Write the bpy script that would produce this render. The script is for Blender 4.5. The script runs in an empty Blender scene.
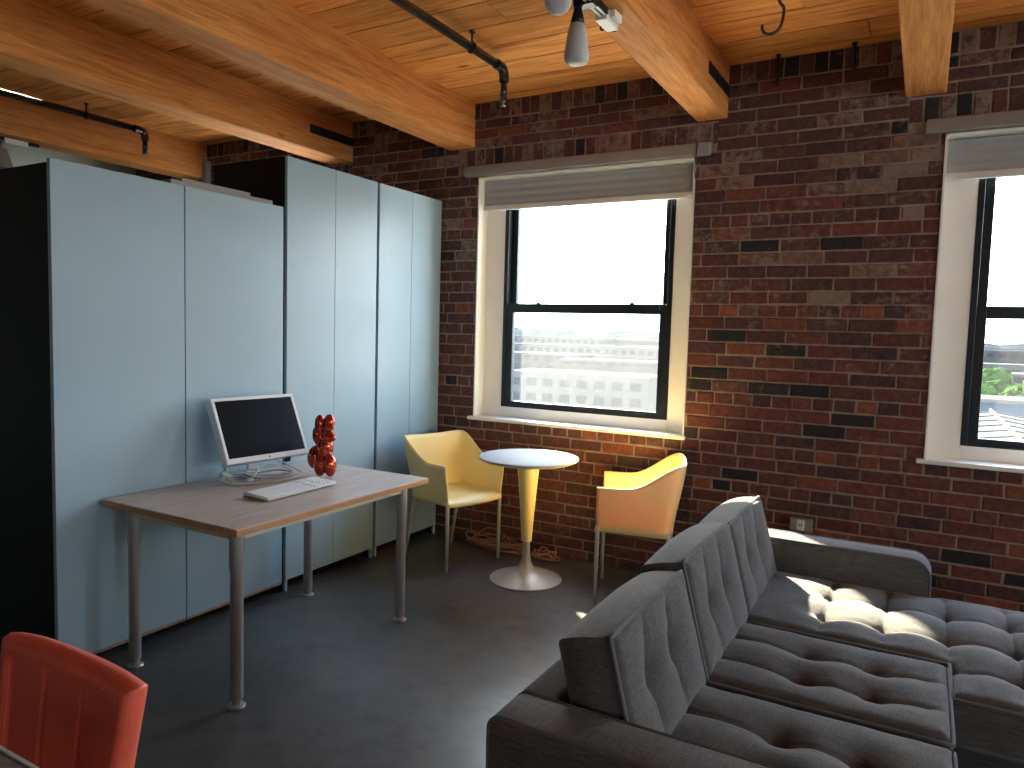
import bpy, bmesh, math, random
from mathutils import Vector, Matrix, noise as mnoise

R = random.Random(7)
S = bpy.context.scene
COL = S.collection
PI = math.pi

# ------------------------------------------------------------------ materials
def new_mat(name):
    m = bpy.data.materials.new(name)
    m.use_nodes = True
    nt = m.node_tree
    return m, nt, nt.nodes['Principled BSDF']

def N(nt, kind, **kw):
    n = nt.nodes.new(kind)
    for k, v in kw.items():
        if k.startswith('i_'):
            n.inputs[k[2:].replace('_', ' ')].default_value = v
        else:
            setattr(n, k, v)
    return n

def ramp(nt, stops):
    r = nt.nodes.new('ShaderNodeValToRGB')
    e = r.color_ramp.elements
    while len(e) < len(stops):
        e.new(0.5)
    for el, (p, c) in zip(e, stops):
        el.position = p
        el.color = (c[0], c[1], c[2], 1)
    return r

def simple(name, col, rough=0.5, metal=0.0, spec=0.5, var=0.0, vscale=8.0, bump=0.0, bscale=60.0, coat=0.0, sheen=0.0, sss=0.0):
    m, nt, b = new_mat(name)
    b.inputs['Roughness'].default_value = rough
    b.inputs['Metallic'].default_value = metal
    b.inputs['Specular IOR Level'].default_value = spec
    if coat: 
        b.inputs['Coat Weight'].default_value = coat
        b.inputs['Coat Roughness'].default_value = 0.06
    if sheen:
        b.inputs['Sheen Weight'].default_value = sheen
    tc = N(nt, 'ShaderNodeTexCoord')
    if var > 0:
        nz = N(nt, 'ShaderNodeTexNoise', i_Scale=vscale, i_Detail=5.0, i_Roughness=0.6)
        nt.links.new(tc.outputs['Object'], nz.inputs['Vector'])
        rp = ramp(nt, [(0.3, [c * (1 - var) for c in col]), (0.7, [min(1, c * (1 + var)) for c in col])])
        nt.links.new(nz.outputs['Fac'], rp.inputs['Fac'])
        nt.links.new(rp.outputs['Color'], b.inputs['Base Color'])
    else:
        b.inputs['Base Color'].default_value = (*col, 1)
    if bump > 0:
        n2 = N(nt, 'ShaderNodeTexNoise', i_Scale=bscale, i_Detail=4.0)
        nt.links.new(tc.outputs['Object'], n2.inputs['Vector'])
        bp = N(nt, 'ShaderNodeBump', i_Strength=bump, i_Distance=0.01)
        nt.links.new(n2.outputs['Fac'], bp.inputs['Height'])
        nt.links.new(bp.outputs['Normal'], b.inputs['Normal'])
    return m

def wood(name, dark, mid, light, axis='Y', grain=9.0, rough=0.7, attr=False, knots=True):
    """Grain runs along AXIS."""
    m, nt, b = new_mat(name)
    tc = N(nt, 'ShaderNodeTexCoord')
    mp = N(nt, 'ShaderNodeMapping')
    sc = {'X': (0.35, 5, 5), 'Y': (5, 0.35, 5), 'Z': (5, 5, 0.35)}[axis]
    mp.inputs['Scale'].default_value = sc
    nt.links.new(tc.outputs['Object'], mp.inputs['Vector'])
    nz = N(nt, 'ShaderNodeTexNoise', i_Scale=grain * 0.5, i_Detail=7.0, i_Roughness=0.62, i_Distortion=1.2)
    src = mp.outputs['Vector']
    if attr:
        at = N(nt, 'ShaderNodeAttribute', attribute_name='pcol')
        ad = N(nt, 'ShaderNodeVectorMath', operation='MULTIPLY_ADD')
        ad.inputs[1].default_value = (37, 53, 41)
        nt.links.new(at.outputs['Color'], ad.inputs[0])
        nt.links.new(src, ad.inputs[2])
        src = ad.outputs[0]
    nt.links.new(src, nz.inputs['Vector'])
    rp = ramp(nt, [(0.28, dark), (0.48, mid), (0.72, light)])
    nt.links.new(nz.outputs['Fac'], rp.inputs['Fac'])
    # fine fibres
    mp2 = N(nt, 'ShaderNodeMapping')
    mp2.inputs['Scale'].default_value = tuple(6 if s < 1 else 120 for s in sc)
    nt.links.new(tc.outputs['Object'], mp2.inputs['Vector'])
    n2 = N(nt, 'ShaderNodeTexNoise', i_Scale=1.0, i_Detail=3.0)
    nt.links.new(mp2.outputs['Vector'], n2.inputs['Vector'])
    r2 = ramp(nt, [(0.3, (0.78, 0.76, 0.74)), (0.62, (1, 1, 1))])
    nt.links.new(n2.outputs['Fac'], r2.inputs['Fac'])
    mx = N(nt, 'ShaderNodeMix', data_type='RGBA', blend_type='MULTIPLY')
    mx.inputs[0].default_value = 1.0
    nt.links.new(rp.outputs['Color'], mx.inputs[6])
    nt.links.new(r2.outputs['Color'], mx.inputs[7])
    out = mx.outputs[2]
    if knots:
        mp3 = N(nt, 'ShaderNodeMapping')
        mp3.inputs['Scale'].default_value = tuple(s * 0.55 if s > 1 else s * 3.0 for s in sc)
        nt.links.new(tc.outputs['Object'], mp3.inputs['Vector'])
        vo = N(nt, 'ShaderNodeTexVoronoi', i_Scale=1.0)
        nt.links.new(mp3.outputs['Vector'], vo.inputs['Vector'])
        r3 = ramp(nt, [(0.035, (0.25, 0.16, 0.1)), (0.07, (1, 1, 1))])
        nt.links.new(vo.outputs['Distance'], r3.inputs['Fac'])
        m3 = N(nt, 'ShaderNodeMix', data_type='RGBA', blend_type='MULTIPLY')
        m3.inputs[0].default_value = 0.8
        nt.links.new(out, m3.inputs[6])
        nt.links.new(r3.outputs['Color'], m3.inputs[7])
        out = m3.outputs[2]
    if attr:
        sp = N(nt, 'ShaderNodeSeparateColor')
        nt.links.new(at.outputs['Color'], sp.inputs[0])
        mr = N(nt, 'ShaderNodeMapRange')
        mr.inputs['To Min'].default_value = 0.78
        mr.inputs['To Max'].default_value = 1.12
        nt.links.new(sp.outputs[0], mr.inputs['Value'])
        m4 = N(nt, 'ShaderNodeVectorMath', operation='SCALE')
        nt.links.new(out, m4.inputs[0])
        nt.links.new(mr.outputs[0], m4.inputs['Scale'])
        out = m4.outputs[0]
    nt.links.new(out, b.inputs['Base Color'])
    b.inputs['Roughness'].default_value = rough
    b.inputs['Specular IOR Level'].default_value = 0.12 if knots else 0.35
    bp = N(nt, 'ShaderNodeBump', i_Strength=0.25, i_Distance=0.004)
    nt.links.new(n2.outputs['Fac'], bp.inputs['Height'])
    nt.links.new(bp.outputs['Normal'], b.inputs['Normal'])
    return m

def brick_material():
    m, nt, b = new_mat('old_brick')
    at = N(nt, 'ShaderNodeAttribute', attribute_name='bcol')
    tc = N(nt, 'ShaderNodeTexCoord')
    nz = N(nt, 'ShaderNodeTexNoise', i_Scale=28.0, i_Detail=6.0, i_Roughness=0.7)
    nt.links.new(tc.outputs['Object'], nz.inputs['Vector'])
    r1 = ramp(nt, [(0.3, (0.42, 0.42, 0.45)), (0.7, (1.5, 1.42, 1.35))])
    nt.links.new(nz.outputs['Fac'], r1.inputs['Fac'])
    mx = N(nt, 'ShaderNodeMix', data_type='RGBA', blend_type='MULTIPLY')
    mx.inputs[0].default_value = 0.75
    nt.links.new(at.outputs['Color'], mx.inputs[6])
    nt.links.new(r1.outputs['Color'], mx.inputs[7])
    # pale lime bloom: shaped patches, amount per brick in the attribute's alpha
    n2 = N(nt, 'ShaderNodeTexNoise', i_Scale=17.0, i_Detail=8.0, i_Roughness=0.75)
    nt.links.new(tc.outputs['Object'], n2.inputs['Vector'])
    n3 = N(nt, 'ShaderNodeTexNoise', i_Scale=1.6, i_Detail=2.0)
    nt.links.new(tc.outputs['Object'], n3.inputs['Vector'])
    add = N(nt, 'ShaderNodeMath', operation='MULTIPLY_ADD')
    add.inputs[1].default_value = 0.35
    nt.links.new(n3.outputs['Fac'], add.inputs[0])
    nt.links.new(n2.outputs['Fac'], add.inputs[2])
    ad2 = N(nt, 'ShaderNodeMath', operation='MULTIPLY_ADD')
    ad2.inputs[1].default_value = 0.30
    nt.links.new(at.outputs['Alpha'], ad2.inputs[0])
    nt.links.new(add.outputs[0], ad2.inputs[2])
    r2 = ramp(nt, [(0.80, (0, 0, 0)), (0.95, (0.75, 0.75, 0.75))])
    nt.links.new(ad2.outputs[0], r2.inputs['Fac'])
    m2 = N(nt, 'ShaderNodeMix', data_type='RGBA')
    nt.links.new(r2.outputs['Color'], m2.inputs[0])
    nt.links.new(mx.outputs[2], m2.inputs[6])
    m2.inputs[7].default_value = (0.30, 0.225, 0.175, 1)
    nt.links.new(m2.outputs[2], b.inputs['Base Color'])
    b.inputs['Roughness'].default_value = 0.85
    b.inputs['Specular IOR Level'].default_value = 0.25
    bp = N(nt, 'ShaderNodeBump', i_Strength=0.7, i_Distance=0.006)
    nt.links.new(nz.outputs['Fac'], bp.inputs['Height'])
    nt.links.new(bp.outputs['Normal'], b.inputs['Normal'])
    return m

def concrete_material():
    m, nt, b = new_mat('polished_concrete')
    tc = N(nt, 'ShaderNodeTexCoord')
    n1 = N(nt, 'ShaderNodeTexNoise', i_Scale=1.3, i_Detail=6.0, i_Roughness=0.6)
    n2 = N(nt, 'ShaderNodeTexNoise', i_Scale=9.0, i_Detail=6.0, i_Roughness=0.7)
    nt.links.new(tc.outputs['Object'], n1.inputs['Vector'])
    nt.links.new(tc.outputs['Object'], n2.inputs['Vector'])
    r1 = ramp(nt, [(0.3, (0.062, 0.062, 0.063)), (0.7, (0.128, 0.124, 0.119))])
    nt.links.new(n1.outputs['Fac'], r1.inputs['Fac'])
    r2 = ramp(nt, [(0.30, (0.62, 0.62, 0.62)), (0.52, (1, 1, 1)), (0.75, (1.15, 1.15, 1.15))])
    nt.links.new(n2.outputs['Fac'], r2.inputs['Fac'])
    mx = N(nt, 'ShaderNodeMix', data_type='RGBA', blend_type='MULTIPLY')
    mx.inputs[0].default_value = 1.0
    nt.links.new(r1.outputs['Color'], mx.inputs[6])
    nt.links.new(r2.outputs['Color'], mx.inputs[7])
    nt.links.new(mx.outputs[2], b.inputs['Base Color'])
    rr = N(nt, 'ShaderNodeMapRange')
    rr.inputs['To Min'].default_value = 0.22
    rr.inputs['To Max'].default_value = 0.46
    nt.links.new(n1.outputs['Fac'], rr.inputs['Value'])
    nt.links.new(rr.outputs[0], b.inputs['Roughness'])
    bp = N(nt, 'ShaderNodeBump', i_Strength=0.06, i_Distance=0.01)
    nt.links.new(n2.outputs['Fac'], bp.inputs['Height'])
    nt.links.new(bp.outputs['Normal'], b.inputs['Normal'])
    return m

def fabric_material(name, col, light):
    m, nt, b = new_mat(name)
    tc = N(nt, 'ShaderNodeTexCoord')
    acc = None
    for sc in ((22, 520, 260), (520, 22, 260)):
        mp = N(nt, 'ShaderNodeMapping')
        mp.inputs['Scale'].default_value = sc
        nt.links.new(tc.outputs['Object'], mp.inputs['Vector'])
        nz = N(nt, 'ShaderNodeTexNoise', i_Scale=1.0, i_Detail=2.0)
        nt.links.new(mp.outputs['Vector'], nz.inputs['Vector'])
        if acc is None:
            acc = nz.outputs['Fac']
        else:
            ad = N(nt, 'ShaderNodeMath', operation='ADD')
            nt.links.new(acc, ad.inputs[0])
            nt.links.new(nz.outputs['Fac'], ad.inputs[1])
            acc = ad.outputs[0]
    mr = N(nt, 'ShaderNodeMath', operation='MULTIPLY')
    mr.inputs[1].default_value = 0.5
    nt.links.new(acc, mr.inputs[0])
    rp = ramp(nt, [(0.36, col), (0.64, light)])
    nt.links.new(mr.outputs[0], rp.inputs['Fac'])
    nt.links.new(rp.outputs['Color'], b.inputs['Base Color'])
    b.inputs['Roughness'].default_value = 0.95
    b.inputs['Specular IOR Level'].default_value = 0.15
    b.inputs['Sheen Weight'].default_value = 0.25
    b.inputs['Sheen Roughness'].default_value = 0.4
    bp = N(nt, 'ShaderNodeBump', i_Strength=0.25, i_Distance=0.002)
    nt.links.new(mr.outputs[0], bp.inputs['Height'])
    nt.links.new(bp.outputs['Normal'], b.inputs['Normal'])
    return m

def glass_material(name, dust):
    m = bpy.data.materials.new(name)
    m.use_nodes = True
    nt = m.node_tree
    nt.nodes.clear()
    out = N(nt, 'ShaderNodeOutputMaterial')
    tr = N(nt, 'ShaderNodeBsdfTransparent')
    tr.inputs['Color'].default_value = (0.93, 0.96, 0.96, 1)
    gl = N(nt, 'ShaderNodeBsdfGlossy')
    gl.inputs['Roughness'].default_value = 0.02
    mx = N(nt, 'ShaderNodeMixShader')
    mx.inputs[0].default_value = 0.05
    nt.links.new(tr.outputs[0], mx.inputs[1])
    nt.links.new(gl.outputs[0], mx.inputs[2])
    tl = N(nt, 'ShaderNodeBsdfTranslucent')
    tl.inputs['Color'].default_value = (0.9, 0.92, 0.92, 1)
    m2 = N(nt, 'ShaderNodeMixShader')
    tc = N(nt, 'ShaderNodeTexCoord')
    nz = N(nt, 'ShaderNodeTexNoise', i_Scale=6.0, i_Detail=5.0)
    nt.links.new(tc.outputs['Object'], nz.inputs['Vector'])
    mr = N(nt, 'ShaderNodeMapRange')
    mr.inputs['To Min'].default_value = dust * 0.7
    mr.inputs['To Max'].default_value = dust * 1.3
    nt.links.new(nz.outputs['Fac'], mr.inputs['Value'])
    nt.links.new(mr.outputs[0], m2.inputs[0])
    nt.links.new(mx.outputs[0], m2.inputs[1])
    nt.links.new(tl.outputs[0], m2.inputs[2])
    nt.links.new(m2.outputs[0], out.inputs[0])
    return m

M = {}
M['brick'] = brick_material()
M['mortar'] = simple('mortar', (0.28, 0.21, 0.16), 0.95, var=0.3, vscale=14, bump=0.4)
M['beam'] = wood('beam_timber', (0.48, 0.18, 0.05), (0.69, 0.29, 0.085), (0.80, 0.39, 0.135), 'Y')
M['plank'] = wood('plank_timber', (0.42, 0.14, 0.035), (0.82, 0.335, 0.085), (0.93, 0.46, 0.15), 'X', attr=True)
M['concrete'] = concrete_material()
M['wardrobe'] = simple('pale_blue_grey_paint', (0.315, 0.45, 0.54), 0.38, var=0.03, vscale=3)
M['black_panel'] = simple('black_panel', (0.003, 0.0035, 0.005), 0.5, spec=0.25)
M['edge_wood'] = simple('raw_edge', (0.34, 0.24, 0.16), 0.6, var=0.2, vscale=20)
M['cream'] = simple('cream_window_paint', (0.86, 0.84, 0.78), 0.45, var=0.02)
M['sash'] = simple('black_sash_paint', (0.010, 0.014, 0.020), 0.35)
M['lintel'] = simple('grey_brown_lintel', (0.28, 0.255, 0.24), 0.6, var=0.12, vscale=4)
M['blind'] = simple('grey_blind_fabric', (0.36, 0.37, 0.37), 0.9, var=0.05, vscale=60, bump=0.2, bscale=300)
M['hem'] = simple('pale_hem_bar', (0.72, 0.70, 0.66), 0.5)
M['glass_dusty'] = glass_material('dusty_glass', 0.020)
M['glass'] = glass_material('clear_glass', 0.006)
M['plaster'] = simple('pale_teal_plaster', (0.50, 0.58, 0.55), 0.85, var=0.04, vscale=2)
M['white_wall'] = simple('white_plaster', (0.46, 0.44, 0.41), 0.9, var=0.03, vscale=2)
M['laminate'] = wood('grey_wood_laminate', (0.50, 0.43, 0.385), (0.58, 0.505, 0.455), (0.64, 0.565, 0.51), 'Y', rough=0.32, knots=False)
M['desk_edge'] = wood('desk_wood_edge', (0.42, 0.22, 0.10), (0.52, 0.29, 0.14), (0.58, 0.35, 0.18), 'Y', rough=0.45, knots=False)
M['alu'] = simple('grey_aluminium', (0.44, 0.44, 0.45), 0.34, metal=0.55)
M['apron'] = simple('pale_metal_rail', (0.62, 0.58, 0.50), 0.45, metal=0.2)
M['chrome'] = simple('chrome', (0.75, 0.75, 0.75), 0.15, metal=1.0)
M['dark_metal'] = simple('dark_metal', (0.03, 0.03, 0.034), 0.4, metal=0.6)
M['black_pipe'] = simple('black_iron_pipe', (0.10, 0.105, 0.115), 0.24, metal=0.85)
M['brass'] = simple('brass', (0.55, 0.45, 0.3), 0.3, metal=1.0)
M['yellow'] = simple('pale_yellow_plastic', (0.87, 0.69, 0.30), 0.42)
_b = M['yellow'].node_tree.nodes['Principled BSDF']
_b.inputs['Subsurface Weight'].default_value = 0.22; _b.inputs['Subsurface Radius'].default_value = (1.0, 0.8, 0.45); _b.inputs['Subsurface Scale'].default_value = 0.006
M['chair_leg'] = simple('brushed_chair_leg', (0.66, 0.63, 0.55), 0.35, metal=0.35)
M['table_white'] = simple('white_table_top', (0.40, 0.42, 0.42), 0.6, spec=0.1)
M['table_cream'] = simple('cream_table_plastic', (0.86, 0.70, 0.33), 0.4)
M['satin_base'] = simple('satin_grey_base', (0.47, 0.44, 0.39), 0.42, metal=0.35)
M['sofa'] = fabric_material('charcoal_weave', (0.062, 0.061, 0.063), (0.140, 0.136, 0.134))
M['piping'] = simple('charcoal_piping', (0.125, 0.123, 0.124), 0.9)
M['sofa_dark'] = simple('dark_underside', (0.012, 0.012, 0.014), 0.9)
M['leather'] = simple('rust_red_leather', (0.72, 0.115, 0.065), 0.42, var=0.08, vscale=6, bump=0.12, bscale=220)
M['silver'] = simple('silver_plastic', (0.62, 0.64, 0.66), 0.35, metal=0.3)
M['bezel'] = simple('pale_bezel', (0.80, 0.82, 0.86), 0.3)
M['screen'] = simple('dark_screen', (0.004, 0.006, 0.010), 0.30, spec=0.2)
M['white_plastic'] = simple('white_plastic', (0.56, 0.57, 0.59), 0.4)
M['key_grey'] = simple('pale_keys', (0.84, 0.84, 0.85), 0.5)
M['cable_white'] = simple('pale_cable', (0.62, 0.63, 0.63), 0.45)
M['cable_grey'] = simple('grey_cable', (0.20, 0.20, 0.21), 0.5)
M['cable_black'] = simple('black_cable', (0.01, 0.01, 0.01), 0.5)
M['cord_brown'] = simple('reddish_brown_cord', (0.40, 0.19, 0.12), 0.6, var=0.25, vscale=9)
M['red_gloss'] = simple('glossy_copper_red', (0.50, 0.060, 0.022), 0.07, metal=0.75, coat=0.6)
M['frost'] = simple('frosted_glass', (0.55, 0.57, 0.57), 0.55)
M['track_white'] = simple('track_white', (0.78, 0.77, 0.70), 0.4)
M['galv'] = simple('galvanised_box', (0.32, 0.32, 0.32), 0.45, metal=0.7)
M['grey_board'] = simple('grey_board', (0.30, 0.30, 0.30), 0.6)
M['stone_top'] = simple('grey_green_stone', (0.16, 0.17, 0.14), 0.4, var=0.5, vscale=25)
M['ext_ground'] = simple('town_ground', (0.028, 0.028, 0.025), 0.95, spec=0.0, var=0.5, vscale=0.03)
M['ext_bounce'] = simple('pale_bounce_ground', (0.78, 0.72, 0.62), 0.9, spec=0.0, var=0.1, vscale=0.2)  # kept very pale to throw light up through the windows
M['ext_hill'] = simple('hill_trees', (0.016, 0.021, 0.024), 0.95, spec=0.0, var=0.5, vscale=0.02)
M['ext_leaf'] = simple('tree_leaves', (0.030, 0.050, 0.014), 0.9, spec=0.0, var=0.5, vscale=0.6)
M['ext_bark'] = simple('tree_bark', (0.03, 0.024, 0.018), 0.9, spec=0.0)
M['ext_wall'] = simple('pale_render', (0.10, 0.10, 0.10), 0.9, spec=0.0, var=0.15, vscale=0.3)
M['ext_wall_b'] = simple('brown_render', (0.065, 0.055, 0.048), 0.9, spec=0.0, var=0.15, vscale=0.3)
def window_wall_material(name, col):
    m, nt, b = new_mat(name)
    tc = N(nt, 'ShaderNodeTexCoord')
    mp = N(nt, 'ShaderNodeMapping'); mp.inputs['Rotation'].default_value = (PI / 2, 0, 0)
    nt.links.new(tc.outputs['Object'], mp.inputs['Vector'])
    br = N(nt, 'ShaderNodeTexBrick', offset=0.0, squash=1.0)
    br.inputs['Color1'].default_value = (0.012, 0.014, 0.016, 1); br.inputs['Color2'].default_value = (0.018, 0.02, 0.022, 1)
    br.inputs['Mortar'].default_value = (*col, 1)
    br.inputs['Scale'].default_value = 1.0; br.inputs['Mortar Size'].default_value = 0.75
    br.inputs['Brick Width'].default_value = 3.6; br.inputs['Row Height'].default_value = 3.0
    nt.links.new(mp.outputs[0], br.inputs['Vector']); nt.links.new(br.outputs['Color'], b.inputs['Base Color'])
    b.inputs['Roughness'].default_value = 0.8; b.inputs['Specular IOR Level'].default_value = 0.0
    return m
M['ext_wall_w'] = window_wall_material('pale_render_with_windows', (0.050, 0.050, 0.048))
M['ext_wall_v'] = window_wall_material('brown_render_with_windows', (0.034, 0.029, 0.026))
M['ext_roof'] = simple('building_roof', (0.050, 0.048, 0.045), 0.8, spec=0.0, var=0.15, vscale=0.2)
M['ext_glass'] = simple('building_windows', (0.02, 0.025, 0.03), 0.3, spec=0.0)
M['ext_seam_roof'] = simple('cream_metal_roof', (0.078, 0.073, 0.066), 0.7, spec=0.0, var=0.1, vscale=1.0)
M['ext_seam'] = simple('roof_seam', (0.064, 0.060, 0.054), 0.8, spec=0.0)
M['ext_blue'] = simple('blue_grey_cladding', (0.030, 0.040, 0.052), 0.8, spec=0.0, var=0.1, vscale=0.5)

# ------------------------------------------------------------------ mesh builder
class MB:
    def __init__(s):
        s.bm = bmesh.new()
    def box(s, lo, hi, bevel=0.0, seg=2, mat=0, rot=None):
        lo, hi = Vector(lo), Vector(hi)
        c, d = (lo + hi) / 2, hi - lo
        g = bmesh.ops.create_cube(s.bm, size=1.0)
        vs = g['verts']
        bmesh.ops.scale(s.bm, vec=d, verts=vs)
        fs = list({f for v in vs for f in v.link_faces})
        for f in fs: f.material_index = mat
        if bevel > 0:
            es = list({e for v in vs for e in v.link_edges})
            r = bmesh.ops.bevel(s.bm, geom=es, offset=min(bevel, min(d) * 0.49), segments=seg, profile=0.5, affect='EDGES')
            vs = list({v for f in r['faces'] for v in f.verts} | {v for v in vs if v.is_valid})
            for f in {f for v in vs for f in v.link_faces}: f.material_index = mat
        if rot is not None:
            bmesh.ops.rotate(s.bm, cent=(0, 0, 0), matrix=rot, verts=vs)
        bmesh.ops.translate(s.bm, vec=c, verts=vs)
        return vs
    def quad(s, pts, mat=0):
        f = s.bm.faces.new([s.bm.verts.new(p) for p in pts])
        f.material_index = mat
        return f
    def tube(s, pts, r, n=10, caps=True, closed=False, mat=0):
        pts = [Vector(p) for p in pts]
        rr = r if isinstance(r, (list, tuple)) else [r] * len(pts)
        rings, up = [], None
        L = len(pts)
        for i, p in enumerate(pts):
            if closed:
                t = pts[(i + 1) % L] - pts[i - 1]
            else:
                t = pts[min(i + 1, L - 1)] - pts[max(i - 1, 0)]
            if t.length < 1e-9: t = Vector((0, 0, 1))
            t.normalize()
            if up is None:
                up = Vector((0, 0, 1)) if abs(t.z) < 0.9 else Vector((1, 0, 0))
            a = up - t * up.dot(t)
            if a.length < 1e-6:
                a = t.orthogonal()
            a.normalize(); up = a
            b = t.cross(a)
            rings.append([s.bm.verts.new(p + (a * math.cos(2 * PI * k / n) + b * math.sin(2 * PI * k / n)) * rr[i]) for k in range(n)])
        m = L if closed else L - 1
        for i in range(m):
            A, B = rings[i], rings[(i + 1) % L]
            for k in range(n):
                f = s.bm.faces.new((A[k], A[(k + 1) % n], B[(k + 1) % n], B[k]))
                f.material_index = mat; f.smooth = True
        if caps and not closed:
            s.bm.faces.new(list(reversed(rings[0]))).material_index = mat
            s.bm.faces.new(rings[-1]).material_index = mat
    def lathe(s, prof, c=(0, 0, 0), n=48, mat=0, axis=None):
        """prof: (r, z) pairs bottom to top"""
        c = Vector(c); rings = []
        allv = []
        for r, z in prof:
            if r < 1e-6:
                v = s.bm.verts.new((0, 0, z)); rings.append([v]); allv.append(v)
            else:
                ring = [s.bm.verts.new((r * math.cos(2 * PI * k / n), r * math.sin(2 * PI * k / n), z)) for k in range(n)]
                rings.append(ring); allv += ring
        for A, B in zip(rings, rings[1:]):
            for k in range(n):
                a, b = A[k % len(A)], A[(k + 1) % len(A)]
                d, e = B[k % len(B)], B[(k + 1) % len(B)]
                vs = [a, b, e, d]
                u = []
                for v in vs:
                    if v not in u: u.append(v)
                if len(u) > 2:
                    f = s.bm.faces.new(u); f.material_index = mat; f.smooth = True
        if axis is not None:
            bmesh.ops.transform(s.bm, matrix=axis, verts=allv)
        bmesh.ops.translate(s.bm, vec=c, verts=allv)
    def ball(s, c, rad, rot=None, mat=0, n=20):
        g = bmesh.ops.create_uvsphere(s.bm, u_segments=n, v_segments=n // 2 + 2, radius=1.0)
        vs = g['verts']
        bmesh.ops.scale(s.bm, vec=rad, verts=vs)
        if rot is not None:
            bmesh.ops.rotate(s.bm, cent=(0, 0, 0), matrix=rot, verts=vs)
        bmesh.ops.translate(s.bm, vec=c, verts=vs)
        for f in {f for v in vs for f in v.link_faces}:
            f.smooth = True; f.material_index = mat
    def build(s, name, mats, parent=None, smooth=False, xf=None):
        me = bpy.data.meshes.new(name)
        if xf is not None:
            bmesh.ops.transform(s.bm, matrix=xf, verts=s.bm.verts)
        bmesh.ops.recalc_face_normals(s.bm, faces=s.bm.faces)
        if smooth:
            for f in s.bm.faces: f.smooth = True
        s.bm.to_mesh(me); s.bm.free()
        for m in (mats if isinstance(mats, (list, tuple)) else [mats]):
            me.materials.append(M[m] if isinstance(m, str) else m)
        o = bpy.data.objects.new(name, me)
        COL.objects.link(o)
        if parent is not None: o.parent = parent
        return o

def autosmooth(o, deg=40):
    o.data.polygons.foreach_set('use_smooth', [True] * len(o.data.polygons))
    try:
        o.data.set_sharp_from_angle(angle=math.radians(deg))
    except Exception:
        pass
    return o

def empty(name, loc, rz=0.0):
    o = bpy.data.objects.new(name, None)
    o.empty_display_size = 0.1
    o.location = loc; o.rotation_euler = (0, 0, rz)
    COL.objects.link(o)
    return o

def tag(o, label, cat, group=None, kind=None):
    o['label'] = label; o['category'] = cat
    if group: o['group'] = group
    if kind: o['kind'] = kind
    return o

def struct(o, label=None, cat=None):
    o['kind'] = 'structure'
    if label: o['label'] = label
    if cat: o['category'] = cat
    return o

def copy_tree(o, parent=None):
    c = o.copy(); COL.objects.link(c)
    if parent is not None: c.parent = parent
    for ch in list(o.children): copy_tree(ch, c)
    return c

def smooth_path(pts, k=6, closed=False):
    P = [Vector(p) for p in pts]; out = []; n = len(P)
    rng = range(n if closed else n - 1)
    for i in rng:
        g = (lambda j: P[j % n]) if closed else (lambda j: P[max(0, min(n - 1, j))])
        p0, p1, p2, p3 = g(i - 1), g(i), g(i + 1), g(i + 2)
        for q in range(k):
            t = q / k
            out.append(0.5 * ((2 * p1) + (p2 - p0) * t + (2 * p0 - 5 * p1 + 4 * p2 - p3) * t * t + (3 * p1 - p0 - 3 * p2 + p3) * t ** 3))
    if not closed: out.append(P[-1])
    return out

# ------------------------------------------------------------------ camera (from the photograph's perspective)
F, YAW, PITCH, ROLL = 729.0, 0.5118, 0.072, 0.0273
CAM = Vector((3.0012, -4.2784, 1.4738))
fw = Vector((-math.sin(YAW) * math.cos(PITCH), math.cos(YAW) * math.cos(PITCH), -math.sin(PITCH)))
rt = fw.cross(Vector((0, 0, 1))).normalized(); up = rt.cross(fw)
rt2 = rt * math.cos(ROLL) + up * math.sin(ROLL)
up2 = up * math.cos(ROLL) - rt * math.sin(ROLL)
cd = bpy.data.cameras.new('camera'); cd.sensor_width = 36.0; cd.lens = F / 1024 * 36
cd.clip_start = 0.05; cd.clip_end = 8000
cam = bpy.data.objects.new('camera', cd); COL.objects.link(cam)
mw = Matrix((rt2, up2, -fw)).transposed().to_4x4(); mw.translation = CAM
cam.matrix_world = mw
S.camera = cam

# ------------------------------------------------------------------ room
XL, XR, YB, ZC = -3.48, 9.0, -8.6, 3.008
WT = 0.40                                   # brick wall thickness
WIN = [(0.295, 1.785), (3.035, 4.525), (5.775, 7.265), (-2.445, -0.955)]      # openings in the brick wall
WZ0, WZ1 = 0.868, 2.512

b = MB(); b.box((XL - 0.3, YB - 0.3, -0.2), (XR + 0.3, WT, 0.0)); struct(b.build('floor', 'concrete'))

# ceiling planks, laid along X
b = MB(); lay = b.bm.loops.layers.float_color.new('pcol')
y = WT; joint = 0.010
while y > YB - 0.3:
    w = R.uniform(0.225, 0.265)
    x = XL - 0.3 - R.uniform(0, 2)
    while x < XR + 0.3:
        l = R.uniform(2.6, 4.2)
        vs = b.box((x, y - w + joint, ZC), (x + l - 0.004, y, ZC + 0.05))
        c = (R.random(), R.random(), R.random(), 1)
        for f in {f for v in vs for f in v.link_faces}:
            for lp in f.loops: lp[lay] = c
        x += l
    y -= w
vs = b.box((XL - 0.3, YB - 0.3, ZC + 0.03), (XR + 0.3, WT, ZC + 0.2))
for f in {f for v in vs for f in v.link_faces}:
    for lp in f.loops: lp[lay] = (0.2, 0.2, 0.2, 1)
struct(b.build('ceiling', 'plank'))

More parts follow.
